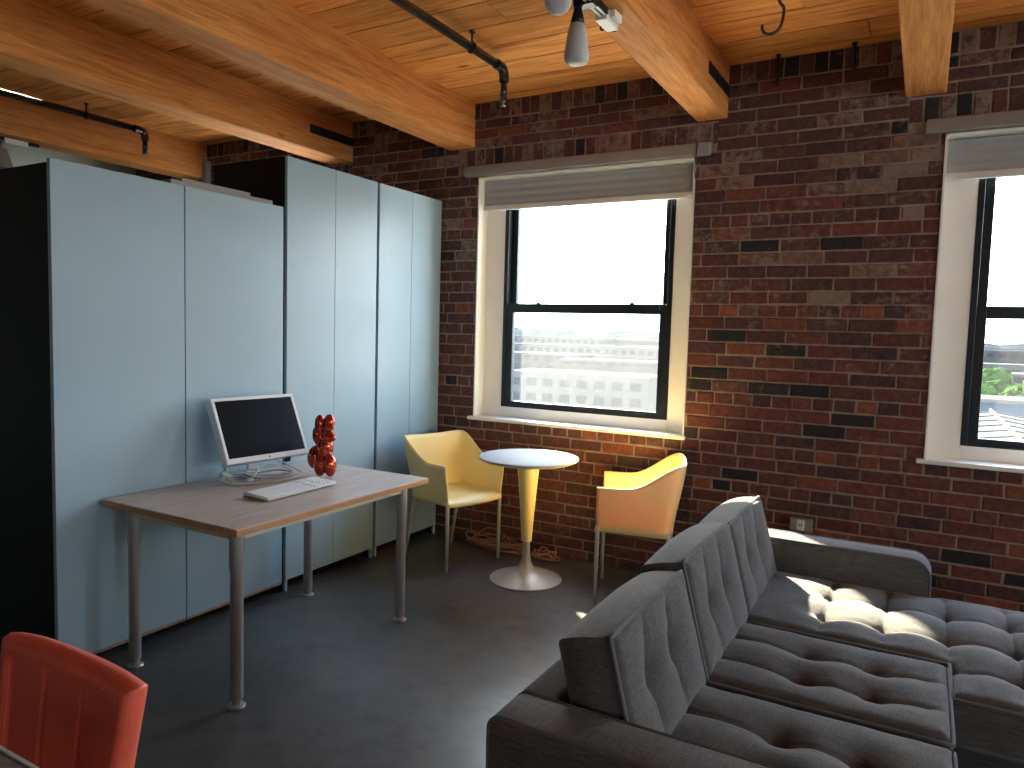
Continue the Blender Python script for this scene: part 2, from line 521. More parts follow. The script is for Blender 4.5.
# brick wall: mortar body with openings, and every brick modelled with its own colour
def brick_wall():
    b = MB(); lay = b.bm.loops.layers.float_color.new('bcol')
    def mortar(x0, x1, z0, z1, y0=0.0048, y1=WT):
        b.box((x0, y0, z0), (x1, y1, z1), mat=1)
    xs = [XL - 0.3]
    for a, c in sorted(WIN): xs += [a, c]
    xs.append(XR + 0.3)
    for i in range(0, len(xs), 2): mortar(xs[i], xs[i + 1], 0, ZC + 0.02)
    for a, c in WIN:
        mortar(a, c, 0, WZ0); mortar(a, c, WZ1 + 0.22, ZC + 0.02, 0.0048, WT)
        mortar(a, c, WZ1, WZ1 + 0.22, 0.0048, 0.2)
        # outer brick jambs narrow the opening behind the window frame
        mortar(a, a + 0.04, WZ0, WZ1 + 0.22, 0.21, WT); mortar(c - 0.04, c, WZ0, WZ1 + 0.22, 0.21, WT)
    reds = [(0.155, 0.055, 0.043), (0.138, 0.050, 0.041), (0.175, 0.063, 0.048), (0.122, 0.046, 0.040), (0.145, 0.052, 0.044)]
    darks = [(0.100, 0.049, 0.047), (0.088, 0.043, 0.046), (0.112, 0.050, 0.046), (0.122, 0.053, 0.048)]
    coal = [(0.026, 0.026, 0.031), (0.040, 0.034, 0.036)]
    hot = [(0.25, 0.085, 0.048), (0.23, 0.075, 0.046)]
    pale = [(0.22, 0.13, 0.095), (0.26, 0.18, 0.13)]
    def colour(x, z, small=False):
        h = max(0, min(1, (z - 0.9) / 1.7))  # more dark bricks with height: own tone plus dimmer light painted in
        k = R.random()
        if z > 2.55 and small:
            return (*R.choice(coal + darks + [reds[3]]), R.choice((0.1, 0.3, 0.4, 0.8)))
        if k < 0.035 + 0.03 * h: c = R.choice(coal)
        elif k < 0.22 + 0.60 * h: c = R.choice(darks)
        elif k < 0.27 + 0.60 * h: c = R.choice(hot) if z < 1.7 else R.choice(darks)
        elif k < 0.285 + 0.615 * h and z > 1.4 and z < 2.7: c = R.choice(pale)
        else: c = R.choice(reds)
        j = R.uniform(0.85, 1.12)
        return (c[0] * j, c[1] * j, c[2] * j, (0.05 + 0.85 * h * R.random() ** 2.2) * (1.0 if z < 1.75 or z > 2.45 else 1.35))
    def brick(x0, x1, z0, z1, small=False):
        if x1 - x0 < 0.012: return
        y0 = R.uniform(-0.0025, 0.0025)
        tl = R.uniform(-0.004, 0.004) * (x1 - x0) / 2 if x1 - x0 > 0.1 else 0.0
        jt = [(R.uniform(-0.0022, 0.0022), R.uniform(-0.0018, 0.0018)) for _ in range(4)]
        def ring(y, q):
            return [b.bm.verts.new((p[0] + j[0], p[1], p[2] + j[1])) for p, j in zip(((x0 + q, y, z0 + q - tl), (x1 - q, y, z0 + q + tl), (x1 - q, y, z1 - q + tl), (x0 + q, y, z1 - q - tl)), jt)]
        A, B_, C_ = ring(0.03, 0), ring(y0 + 0.004, 0), ring(y0, R.uniform(0.003, 0.006))
        fs = [b.bm.faces.new(C_)]
        for P_, Q_ in ((A, B_), (B_, C_)):
            for k in range(4):
                fs.append(b.bm.faces.new((P_[k], P_[(k + 1) % 4], Q_[(k + 1) % 4], Q_[k])))
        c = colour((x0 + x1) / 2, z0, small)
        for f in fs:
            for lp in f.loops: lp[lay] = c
    def row(xa, xb, z0, h, pitch, off, small=False):
        g = R.uniform(0.0075, 0.0105)
        holes = [w for w in WIN if z0 + h * 0.5 > WZ0 - 0.01 and z0 + h * 0.5 < WZ1]
        x = xa - off
        while x < xb:
            p = pitch * R.uniform(0.95, 1.05)
            segs = [(max(x, xa), min(x + p - g, xb))]
            for (a, c) in holes:
                ns = []
                for (s0, s1) in segs:
                    if s1 <= a or s0 >= c: ns.append((s0, s1)); continue
                    if s0 < a: ns.append((s0, a - 0.002))
                    if s1 > c: ns.append((c + 0.002, s1))
                segs = ns
            for s0, s1 in segs: brick(s0, s1, z0, z0 + h - g, small)
            x += p
    H = 0.0725; n = 35
    X0, X1 = XL, XR
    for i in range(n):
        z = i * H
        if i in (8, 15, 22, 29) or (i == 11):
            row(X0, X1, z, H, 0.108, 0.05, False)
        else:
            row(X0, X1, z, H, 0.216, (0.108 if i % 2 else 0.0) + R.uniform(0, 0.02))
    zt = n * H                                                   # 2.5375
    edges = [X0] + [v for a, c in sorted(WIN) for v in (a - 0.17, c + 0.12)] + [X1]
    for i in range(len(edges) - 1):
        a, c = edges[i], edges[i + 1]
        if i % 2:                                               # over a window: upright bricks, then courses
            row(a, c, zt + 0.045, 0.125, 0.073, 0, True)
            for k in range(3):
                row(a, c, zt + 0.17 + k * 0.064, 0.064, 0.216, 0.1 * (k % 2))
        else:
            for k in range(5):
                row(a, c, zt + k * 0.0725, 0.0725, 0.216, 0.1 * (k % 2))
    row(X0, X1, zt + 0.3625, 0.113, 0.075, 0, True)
    return struct(b.build('wall_back', ['brick', 'mortar']))
brick_wall()

b = MB(); b.box((XL - 0.3, YB, 0), (XL, WT, ZC + 0.02)); struct(b.build('wall_left', 'plaster'))
# wall behind the camera and the window wall at its right hand, which closes the room
def window_wall(name, n0, horizontal, fixed, thick, spans, mat, z0=0.80, z1=2.62):
    b = MB()
    def bx(a0, a1, q0, q1):
        f0, f1 = min(fixed, fixed + thick), max(fixed, fixed + thick)
        if horizontal: b.box((a0, f0, q0), (a1, f1, q1))
        else: b.box((f0, a0, q0), (f1, a1, q1))
    cur = n0[0]
    for s0, s1 in spans:
        bx(cur, s0, 0, ZC + 0.02); bx(s0, s1, 0, z0); bx(s0, s1, z1, ZC + 0.02); cur = s1
    bx(cur, n0[1], 0, ZC + 0.02)
    return struct(b.build(name, mat))
R_SPANS = [(-4.9, -3.4), (-2.6, -1.1)]  # openings added to let fill light in from outside the view
F_SPANS = [(6.0, 6.8)]  # opening added for soft fill from behind the camera
window_wall('wall_right', (YB, WT), False, XR, 0.3, R_SPANS, 'white_wall')
window_wall('wall_front', (XL - 0.3, XR + 0.3), True, YB, -0.3, F_SPANS, 'white_wall')

# ------------------------------------------------------------------ windows
def sash_window(name, a, c, glass_lower, glass_upper, clip=None):
    root = empty(name, ((a + c) / 2, 0.0, WZ0)); struct(root, cat='window')
    ox = (a + c) / 2; oz = WZ0
    def B(nm, m, par=root): return nm, m, par
    def rel(p): return (p[0] - ox, p[1], p[2] - oz)
    # painted casing: reveals, head, stool and the flat board round the sash
    b = MB(); D = 0.105; T = 0.03
    b.box(rel((a, -0.006, WZ0)), rel((a + 0.012, D, WZ1)), 0.002)
    b.box(rel((c - 0.012, -0.006, WZ0)), rel((c, D, WZ1)), 0.002)
    b.box(rel((a, -0.006, WZ1 - 0.014)), rel((c, D, WZ1)), 0.002)
    b.box(rel((a, -0.0, WZ0)), rel((c, D, WZ0 + 0.012)), 0.002)
    S0, S1 = a + 0.160, c - 0.140          # outer edge of the black sash frame
    Z0, Z1 = 0.952, 2.42
    b.box(rel((a, D, WZ0)), rel((S0, D + T, WZ1)), 0.002)
    b.box(rel((S1, D, WZ0)), rel((c, D + T, WZ1)), 0.002)
    b.box(rel((S0, D, WZ0)), rel((S1, D + T, Z0)), 0.002)
    b.box(rel((S0, D, Z1)), rel((S1, D + T, WZ1)), 0.002)
    b.build('casing', 'cream', root)
    b = MB(); b.box(rel((a - 0.035, -0.03, WZ0 - 0.012)), rel((c + 0.012, 0.012, WZ0 + 0.012)), 0.006)
    b.build('sill', 'cream', root)
    y0, y1 = D - 0.004, D + 0.05
    # outer black frame
    b = MB(); fwid = 0.030
    b.box(rel((S0, y0, Z0)), rel((S0 + fwid, y1 + 0.06, Z1)), 0.003)
    b.box(rel((S1 - fwid, y0, Z0)), rel((S1, y1 + 0.06, Z1)), 0.003)
    b.box(rel((S0 + fwid, y0, Z0)), rel((S1 - fwid, y1 + 0.06, Z0 + 0.012)), 0.003)
    b.box(rel((S0 + fwid, y0, Z1 - 0.02)), rel((S1 - fwid, y1 + 0.06, Z1)), 0.003)
    b.build('window_frame', 'sash', root)
    def sash(nm, z0, z1, ya, yb, gm, st, bt, tp):
        b = MB(); l, r_ = S0 + fwid, S1 - fwid
        b.box(rel((l, ya, z0)), rel((l + st, yb, z1)), 0.003)
        b.box(rel((r_ - st, ya, z0)), rel((r_, yb, z1)), 0.003)
        b.box(rel((l + st, ya, z0)), rel((r_ - st, yb, z0 + bt)), 0.003)
        b.box(rel((l + st, ya, z1 - tp)), rel((r_ - st, yb, z1)), 0.003)
        so = b.build(nm, 'sash', root)
        b = MB(); ym = (ya + yb) / 2
        b.box(rel((l + st, ym - 0.002, z0 + bt)), rel((r_ - st, ym + 0.002, z1 - tp)))
        b.build('pane', gm, so)
        return so
    lo = sash('lower_sash', Z0 + 0.012, 1.665, y0 + 0.006, y0 + 0.042, glass_lower, 0.045, 0.030, 0.062)
    sash('upper_sash', 1.612, Z1 - 0.02, y0 + 0.050, y0 + 0.086, glass_upper, 0.045, 0.045, 0.04)
    for fx in (0.22, 0.78):
        b = MB(); xx = S0 + (S1 - S0) * fx
        b.lathe([(0, 0), (0.014, 0), (0.014, 0.008), (0, 0.008)], rel((xx, y0 + 0.022, 1.665)), 14)
        b.box(rel((xx - 0.03, y0 + 0.014, 1.672)), rel((xx + 0.012, y0 + 0.030, 1.680)), 0.003)
        b.build('sash_lock', 'galv', root)
    return root
w1 = sash_window('window_1', *WIN[0], 'glass_dusty', 'glass_dusty')
w1['label'] = 'black double-hung sash window in a cream recess above the round table'
w2 = sash_window('window_2', *WIN[1], 'glass', 'glass')
w2['label'] = 'black double-hung sash window above the chaise, looking onto a cream metal roof'

# unseen windows; those in the right and front walls are added to brighten the room
def fill_window(name, spans, horizontal, fixed, z0=0.80, z1=2.62):
    for i, (s0, s1) in enumerate(spans):
        b = MB(); t = 0.05
        def bx(a0, a1, q0, q1, d0=0.0, d1=0.06):
            if horizontal: b.box((a0, fixed - 0.2 + d0, q0), (a1, fixed - 0.2 + d1, q1), 0.003)
            else: b.box((fixed + 0.14 + d0, a0, q0), (fixed + 0.14 + d1, a1, q1), 0.003)
        bx(s0, s0 + t, z0, z1); bx(s1 - t, s1, z0, z1); bx(s0 + t, s1 - t, z0, z0 + t); bx(s0 + t, s1 - t, z1 - t, z1)
        zm = (z0 + z1) / 2; bx(s0 + t, s1 - t, zm - 0.03, zm + 0.03)
        o = struct(b.build('window_%d' % (name + i), 'sash'))
        b = MB()
        if horizontal: b.box((s0 + t, fixed - 0.172, z0 + t), (s1 - t, fixed - 0.168, z1 - t))
        else: b.box((fixed + 0.168, s0 + t, z0 + t), (fixed + 0.172, s1 - t, z1 - t))
        b.build('pane', 'glass', o)
struct(sash_window('window_3', *WIN[2], 'glass', 'glass')); struct(sash_window('window_4', *WIN[3], 'glass', 'glass'))
fill_window(5, R_SPANS, False, XR)
fill_window(7, F_SPANS, True, YB)

# lintel bars over the two windows
for k, (x0, x1, lab) in enumerate([(0.19, 1.872, 'grey lintel bar over the window above the round table'), (2.945, 4.62, 'grey lintel bar over the window above the chaise')]):
    b = MB(); b.box((x0, -0.028, WZ1 + 0.004), (x1, 0.03, WZ1 + 0.078), 0.012, 3)
    o = autosmooth(b.build('trim_%d' % (k + 1), 'lintel')); struct(o, lab)

# roller blinds
def roller_blind(a, c, lab):
    t = empty('roller_blind', ((a + c) / 2, 0.078, WZ1 - 0.014))
    tag(t, lab, 'blind', 'roller blinds in the windows')
    w = (c - a) / 2 - 0.016
    b = MB(); b.tube([(-w, 0, -0.024), (w, 0, -0.024)], 0.018, 20); b.build('roller', 'blind', t)
    b = MB()
    n = 24
    top, bot = -0.006, -0.168
    for i in range(n):
        z0 = top + (bot - top) * i / n; z1 = top + (bot - top) * (i + 1) / n
        y0 = -0.024 + 0.0012 * math.sin(i * 0.9); y1 = -0.024 + 0.0012 * math.sin((i + 1) * 0.9)
        b.quad([(-w, y0, z0), (w, y0, z0), (w, y1, z1), (-w, y1, z1)])
        b.quad([(-w, y0 + 0.002, z0), (-w, y1 + 0.002, z1), (w, y1 + 0.002, z1), (w, y0 + 0.002, z0)])
    f = b.build('blind_fabric', 'blind', t, smooth=True)
    b = MB(); b.box((-w, -0.034, bot - 0.038), (w, -0.012, bot), 0.008, 3); autosmooth(b.build('hem_bar', 'hem', t))
    return t
roller_blind(*WIN[0], 'grey roller blind rolled up at the top of the window above the round table')
roller_blind(*WIN[1], 'grey roller blind rolled up at the top of the window above the chaise')

# ------------------------------------------------------------------ beams
beams = [(-2.69, -2.485), (-1.062, -0.836), (0.050, 0.256), (1.780, 1.955), (2.845, 3.027), (4.3, 4.49)]
blab = ['thick timber beam farthest along, over the low wardrobe', 'timber beam with an iron strap, over the tall wardrobes', 'long timber beam ending beside the window lintel above the round table', 'timber beam carrying the spotlight track', 'short view of a timber beam between the two windows', 'timber beam over the far chaise end']
bo = []
for (x0, x1), lab in zip(beams, blab):
    b = MB()
    b.box((x0, YB, 2.715), (x1, 0.06, ZC + 0.01), 0.008, 2)
    o = b.build('beam', 'beam'); struct(o, lab, 'beam'); bo.append(o)
for i, side in ((1, 1), (3, 1)):
    x = beams[i][1]
    b = MB(); b.box((x - 0.002, -0.44, 2.828), (x + 0.008, 0.0, 2.888), 0.002)
    for yy in (-0.38, -0.26):
        b.lathe([(0, 0), (0.014, 0), (0.012, 0.008), (0, 0.010)], (x + 0.007, yy, 2.858), 8, axis=Matrix.Rotation(PI / 2, 4, 'Y'))
    s_ = b.build('iron_strap', 'dark_metal', bo[i]); s_['label'] = 'black iron strap'

# ------------------------------------------------------------------ wardrobes
def tall_wardrobe(y0, y1, lab):
    h = 2.372; d = 0.585; zb = 0.064
    t = empty('tall_wardrobe', (0, (y0 + y1) / 2, 0)); tag(t, lab, 'wardrobe', 'tall wardrobes along the room')
    w = (y1 - y0) / 2
    b = MB()
    b.box((-d, -w + 0.002, 0), (-0.022, -w + 0.020, h)); b.box((-d, w - 0.020, 0), (-0.022, w - 0.002, h))
    b.box((-d, -w + 0.02, h - 0.02), (-0.022, w - 0.02, h)); b.box((-d, -w + 0.02, zb), (-0.022, w - 0.02, zb + 0.02))
    b.box((-d, -w + 0.02, 0.05), (-d + 0.01, w - 0.02, h - 0.02)); b.box((-0.09, -w + 0.02, 0), (-0.07, w - 0.02, zb))
    b.build('carcass', 'black_panel', t)
    for s0, s1 in ((-w + 0.004, -0.0015), (0.0015, w - 0.004)):
        b = MB(); b.box((-0.020, s0, zb), (0.0, s1, h), 0.0015, 2); b.build('door', 'wardrobe', t)
    for q0 in (-w + 0.003, w - 0.021):
        b = MB(); b.box((-0.022, q0, 0.0), (-0.004, q0 + 0.018, zb - 0.002), 0.001); b.build('panel_foot', 'wardrobe', t)
    return t
tall_wardrobe(-1.440, -0.697, 'tall pale blue-grey wardrobe nearest the low wardrobe, behind the red figurine')
tall_wardrobe(-0.681, -0.006, 'tall pale blue-grey wardrobe against the brick wall behind the yellow armchair')
# low wardrobe
t = empty('low_wardrobe', (0, -2.054, 0))
tag(t, 'lower wardrobe with two wide pale blue-grey panels and black end behind the desk', 'wardrobe')
b = MB(); h = 2.085; d = 0.60
b.box((-d, -0.598, 0), (-0.026, -0.578, h)); b.box((-d, 0.578, 0), (-0.026, 0.598, h))
b.box((-d, -0.578, h - 0.022), (-0.026, 0.578, h)); b.box((-d, -0.578, 0.05), (-0.026, 0.578, 0.07))
b.box((-d, -0.578, 0.05), (-d + 0.01, 0.578, h - 0.02)); b.box((-0.10, -0.578, 0.0), (-0.08, 0.578, 0.05))
b.build('carcass', 'black_panel', t)
for s0, s1 in ((-0.600, -0.0075), (-0.0025, 0.592)):
    b = MB(); b.box((-0.024, s0, 0.064), (0.0, s1, 2.100), 0.002, 2)
    p = b.build('door', 'wardrobe', t)
    b = MB(); b.box((-0.023, s0 + 0.001, 0.050), (-0.001, s1 - 0.001, 0.064), 0.001); b.build('bottom_edge', 'edge_wood', p)
# boards lying on top of the low wardrobe
for x, y0, y1, z0, z1, lab in ((-0.10, -2.10, -1.50, 2.086, 2.128, 'thick grey board lying flat on the low wardrobe beside the tall one'), (-0.13, -2.02, -1.62, 2.129, 2.150, 'thin grey board lying on top of the thicker board on the low wardrobe')):
    b = MB(); b.box((-0.07, y0, z0), (0.06, y1, z1), 0.002)
    o = b.build('board', 'grey_board'); o.location = (x, 0, 0); tag(o, lab, 'board', 'boards on top of the low wardrobe')
# grey post beside the wardrobe's back
b = MB(); b.box((-2.485, -0.05, 0.0), (-2.425, -0.004, 2.86), 0.006); tag(b.build('post', 'grey_board'), 'slim grey post against the brick wall behind the wardrobes', 'post')

# ------------------------------------------------------------------ desk
DX0, DX1, DY0, DY1, DH = 0.018, 0.850, -2.478, -1.287, 0.72
t = empty('desk', ((DX0 + DX1) / 2, (DY0 + DY1) / 2, 0)); tag(t, 'grey wood-top desk on four round metal legs in front of the low wardrobe', 'desk')
ox, oy = t.location.x, t.location.y
def D(x, y, z): return (x - ox, y - oy, z)
b = MB(); b.box(D(DX0 + 0.002, DY0 + 0.002, DH - 0.004), D(DX1 - 0.002, DY1 - 0.002, DH), 0.0015, 1)
tt = b.build('tabletop', 'laminate', t)
b = MB(); b.box(D(DX0, DY0, DH - 0.027), D(DX1, DY1, DH - 0.004), 0.001, 1); b.build('edge_band', 'desk_edge', tt)
b = MB()
za, zb_ = DH - 0.027 - 0.038, DH - 0.027
for lo_, hi_ in (((0.76, -2.42), (0.785, -1.395)), ((0.125, -2.42), (0.15, -1.395)), ((0.15, -2.425), (0.76, -2.40)), ((0.15, -1.415), (0.76, -1.39))):
    b = MB(); b.box(D(*lo_, za), D(*hi_, zb_), 0.002); b.build('apron_rail', 'apron', t)
for x in (0.138, 0.772):
    for y in (-2.412, -1.405):
        b = MB()
        b.lathe([(0, 0.032), (0.0235, 0.032), (0.0245, 0.036), (0.0245, 0.535), (0.0275, 0.545), (0.0285, 0.549), (0.0285, zb_ - 0.001), (0, zb_ - 0.001)], D(x, y, 0), 28)
        lg = autosmooth(b.build('leg', 'alu', t), 30)
        b = MB(); b.lathe([(0, 0), (0.033, 0), (0.034, 0.004), (0.030, 0.009), (0.018, 0.012), (0.0175, 0.032), (0, 0.032)], D(x, y, 0), 28)
        autosmooth(b.build('levelling_foot', 'alu', lg), 30)

# ------------------------------------------------------------------ monitor
t = empty('monitor', (0.256, -1.782, DH), -0.10); tag(t, 'silver-framed flat monitor with a dark blank screen on the desk', 'monitor')
W_, H_ = 0.47, 0.329
tilt = Matrix.Translation((0, 0, 0.100)) @ Matrix.Rotation(-0.43, 4, 'Y')
b = MB()
b.box((-0.045, -W_ / 2, 0), (0.0, W_ / 2, H_), 0.006, 2)
autosmooth(b.build('housing', 'silver', t, xf=tilt))
bz = 0.017
b = MB()
for lo, hi in (((-0.001, -W_ / 2 + 0.001, 0.001), (0.005, W_ / 2 - 0.001, bz + 0.010)), ((-0.001, -W_ / 2 + 0.001, H_ - bz), (0.005, W_ / 2 - 0.001, H_ - 0.001)),
               ((-0.001, -W_ / 2 + 0.001, bz), (0.005, -W_ / 2 + bz, H_ - bz)), ((-0.001, W_ / 2 - bz, bz), (0.005, W_ / 2 - 0.001, H_ - bz))):
    b.box(lo, hi, 0.0015, 1)
bez = b.build('bezel', 'bezel', t, xf=tilt)
b = MB(); b.lathe([(0, 0), (0.0045, 0), (0.004, 0.001), (0, 0.001)], (0.005, 0, 0.0135), 12, axis=Matrix.Rotation(PI / 2, 4, 'Y'))
b.build('maker_mark', 'dark_metal', bez, xf=tilt)
b = MB(); b.box((0.0, -W_ / 2 + bz, bz + 0.008), (0.0025, W_ / 2 - bz, H_ - bz)); b.build('screen', 'screen', t, xf=tilt)
b = MB()
b.box((-0.20, -0.07, 0.0), (-0.02, 0.07, 0.010), 0.004); b.box((-0.15, -0.03, 0.010), (-0.13, 0.03, 0.20), 0.004)
b.build('stand', 'silver', t)
b = MB(); b.box((-0.04, 0.110, 0.070), (-0.012, 0.134, 0.105), 0.004); b.build('cable_clip', 'dark_metal', t)
b = MB(); b.box((-0.135, -0.025, 0.17), (-0.07, 0.025, 0.21), 0.004); b.build('hinge', 'dark_metal', t)

# keyboard
t = empty('keyboard', (0.532, -1.905, DH), math.radians(2.0)); tag(t, 'flat white full-size keyboard lying on the desk before the monitor', 'keyboard')
b = MB(); kt = Matrix.Rotation(0.07, 4, 'Y')
b.box((-0.076, -0.216, 0.004), (0.076, 0.216, 0.014), 0.003, 2, )
autosmooth(b.build('body', 'white_plastic', t, xf=Matrix.Translation((0, 0, 0.006)) @ kt))
b = MB()
for r in range(6):
    x = -0.062 + r * 0.0225; yy = -0.208
    for blk, n in ((0, 15), (1, 3), (2, 4)):
        yy += 0.008 if blk else 0
        for c in range(n):
            w = 0.0185
            if not (r == 5 and blk == 0 and 4 <= c <= 8 and c != 4):
                ww = w * 5 if (r == 5 and blk == 0 and c == 4) else w
                b.box((x, yy, 0.0138), (x + 0.0185, yy + ww - 0.0025, 0.018), 0.0015, 1)
            yy += w
b.build('keys', 'key_grey', t, xf=Matrix.Translation((0, 0, 0.006)) @ kt)
b = MB(); b.box((-0.074, -0.2162, -0.004), (-0.040, 0.216, 0.006), 0.002); b.build('rear_foot', 'cable_grey', t, xf=Matrix.Translation((0, 0, 0.006)))

# cables on the desk
def cable(name, pts, r, m, lab, cat, plugs=(), group=None, k=6, plug_mat='white_plastic'):
    b = MB(); b.tube(smooth_path(pts, k), r, 8)
    o = b.build(name, m)
    if lab: tag(o, lab, cat, group)
    for (p, d, s) in plugs:
        b = MB(); q = Vector(d).to_track_quat('Z', 'Y').to_matrix()
        b.box((-s[0], -s[1], -s[2]), s, 0.003, 2, rot=q); 
        pl = b.build('plug', plug_mat, o); pl.location = p
    return o
z = DH + 0.006
cable('cable', [(0.10, -1.66, 0.80), (0.16, -1.62, 0.775), (0.23, -1.58, z + 0.01), (0.29, -1.60, z), (0.33, -1.70, z), (0.32, -1.82, z), (0.27, -1.93, z), (0.20, -1.99, z + 0.004), (0.13, -1.97, z + 0.012), (0.12, -1.88, z + 0.01), (0.19, -1.80, z + 0.012), (0.27, -1.74, z + 0.012), (0.26, -1.64, z + 0.014), (0.20, -1.68, z + 0.045), (0.19, -1.76, z + 0.055), (0.22, -1.84, z + 0.02), (0.26, -1.90, z + 0.016)],
      0.0045, 'cable_white', 'thick pale video cable looped under the monitor on the desk', 'cable', [((0.268, -1.915, z + 0.016), (0.3, -1, 0), (0.010, 0.006, 0.022))])
cable('cable', [(0.15, -1.98, z + 0.02), (0.11, -1.95, z + 0.03), (0.10, -1.90, z + 0.02), (0.15, -1.86, z + 0.022), (0.23, -1.88, z + 0.02), (0.29, -1.86, z + 0.014), (0.31, -1.77, z + 0.016), (0.29, -1.68, z + 0.02), (0.24, -1.72, z + 0.03), (0.23, -1.80, z + 0.03), (0.20, -1.90, z + 0.035), (0.15, -1.95, z + 0.04), (0.12, -1.93, z + 0.055)],
      0.0032, 'cable_grey', 'thin dark grey cable tangled into the pale cable on the desk', 'cable', [((0.12, -1.925, z + 0.058), (0.1, 0.5, 1), (0.009, 0.006, 0.02))])
cable('cable', [(0.17, -1.965, z + 0.035), (0.22, -1.93, z + 0.045), (0.25, -1.88, z + 0.035), (0.22, -1.83, z + 0.04), (0.17, -1.86, z + 0.045), (0.14, -1.92, z + 0.035), (0.17, -1.96, z + 0.015), (0.24, -1.95, z), (0.30, -1.87, z - 0.001)],
      0.003, 'cable_white', 'thin white cable with bulky plugs bundled at the monitor corner', 'cable',
      [((0.17, -1.968, z + 0.038), (-0.6, -1, 0.6), (0.012, 0.009, 0.022)), ((0.305, -1.862, z + 0.006), (1, 1, 0), (0.010, 0.007, 0.018)), ((0.235, -1.905, z + 0.05), (1, -0.6, 0.2), (0.008, 0.006, 0.016))])

# glossy red figurine: a plain rounded animal with upright ears
P0 = Vector((0.398, -1.572, 0)); PXM = 0.00512
hr = Vector((rt.x, rt.y, 0)).normalized(); hf = Vector((fw.x, fw.y, 0)).normalized()
fig = MB()
def blob(px, py, rx, ry, dep, rd, lean=0.0):
    c = P0 + hr * ((px - 325.5) * PXM) + hf * dep; c.z = DH + (477.45 - py) * PXM
    rx *= 1.08; rot = Matrix((hr, hf, Vector((0, 0, 1)))).transposed() @ Matrix.Rotation(lean, 3, 'Y')
    fig.ball(c, (rx * PXM, rd, ry * PXM), rot)
blob(315.6, 460.5, 7.4, 12.0, 0.055, 0.045, 0.12)
blob(324.2, 465.5, 6.2, 11.8, -0.012, 0.036, 0.05)
blob(333.8, 465.5, 6.2, 11.6, -0.020, 0.036, -0.08)
blob(328.5, 448.5, 7.2, 10.5, -0.005, 0.034)
blob(331.5, 437.5, 7.0, 5.8, -0.012, 0.034)
blob(336.2, 438.5, 3.6, 3.6, -0.028, 0.020)
blob(322.2, 427, 4.9, 10.2, 0.012, 0.022, -0.06)
blob(331.6, 425.5, 5.4, 9.8, -0.002, 0.024, 0.06)
blob(317.8, 438.5, 4.8, 9.8, 0.050, 0.026, -0.05)
o = fig.build('animal_figurine', 'red_gloss', smooth=True)
rm = o.modifiers.new('skin', 'REMESH'); rm.mode = 'VOXEL'; rm.voxel_size = 0.0035; rm.use_smooth_shade = True
sm = o.modifiers.new('soft', 'SMOOTH'); sm.factor = 0.5; sm.iterations = 4
tag(o, 'glossy copper-red rounded animal figurine with upright ears on the desk', 'figurine')

# ------------------------------------------------------------------ round pedestal table
t = empty('round_table', (1.012, -0.510, 0)); tag(t, 'small round white table on a tapered cream column under the window', 'table')
b = MB(); b.lathe([(0, 0.722), (0.275, 0.722), (0.292, 0.727), (0.296, 0.733), (0.294, 0.738), (0.290, 0.740), (0, 0.740)], n=72)
tp = autosmooth(b.build('tabletop', 'table_white', t), 30)
b = MB(); b.lathe([(0, 0.7135), (0.262, 0.7135), (0.282, 0.722), (0, 0.722)], n=72); autosmooth(b.build('rim', 'table_cream', tp), 30)
b = MB(); b.lathe([(0, 0.235), (0.030, 0.235), (0.031, 0.238), (0.036, 0.32), (0.043, 0.42), (0.053, 0.54), (0.064, 0.66), (0.072, 0.708), (0.080, 0.7135), (0, 0.7135)], n=48)
autosmooth(b.build('column', 'table_cream', t), 30)
b = MB(); b.lathe([(0, 0), (0.212, 0), (0.216, 0.004), (0.213, 0.010), (0.16, 0.022), (0.10, 0.040), (0.06, 0.062), (0.037, 0.092), (0.0265, 0.13), (0.0225, 0.18), (0.0215, 0.235), (0, 0.235)], n=64)
autosmooth(b.build('base', 'satin_base', t), 35)

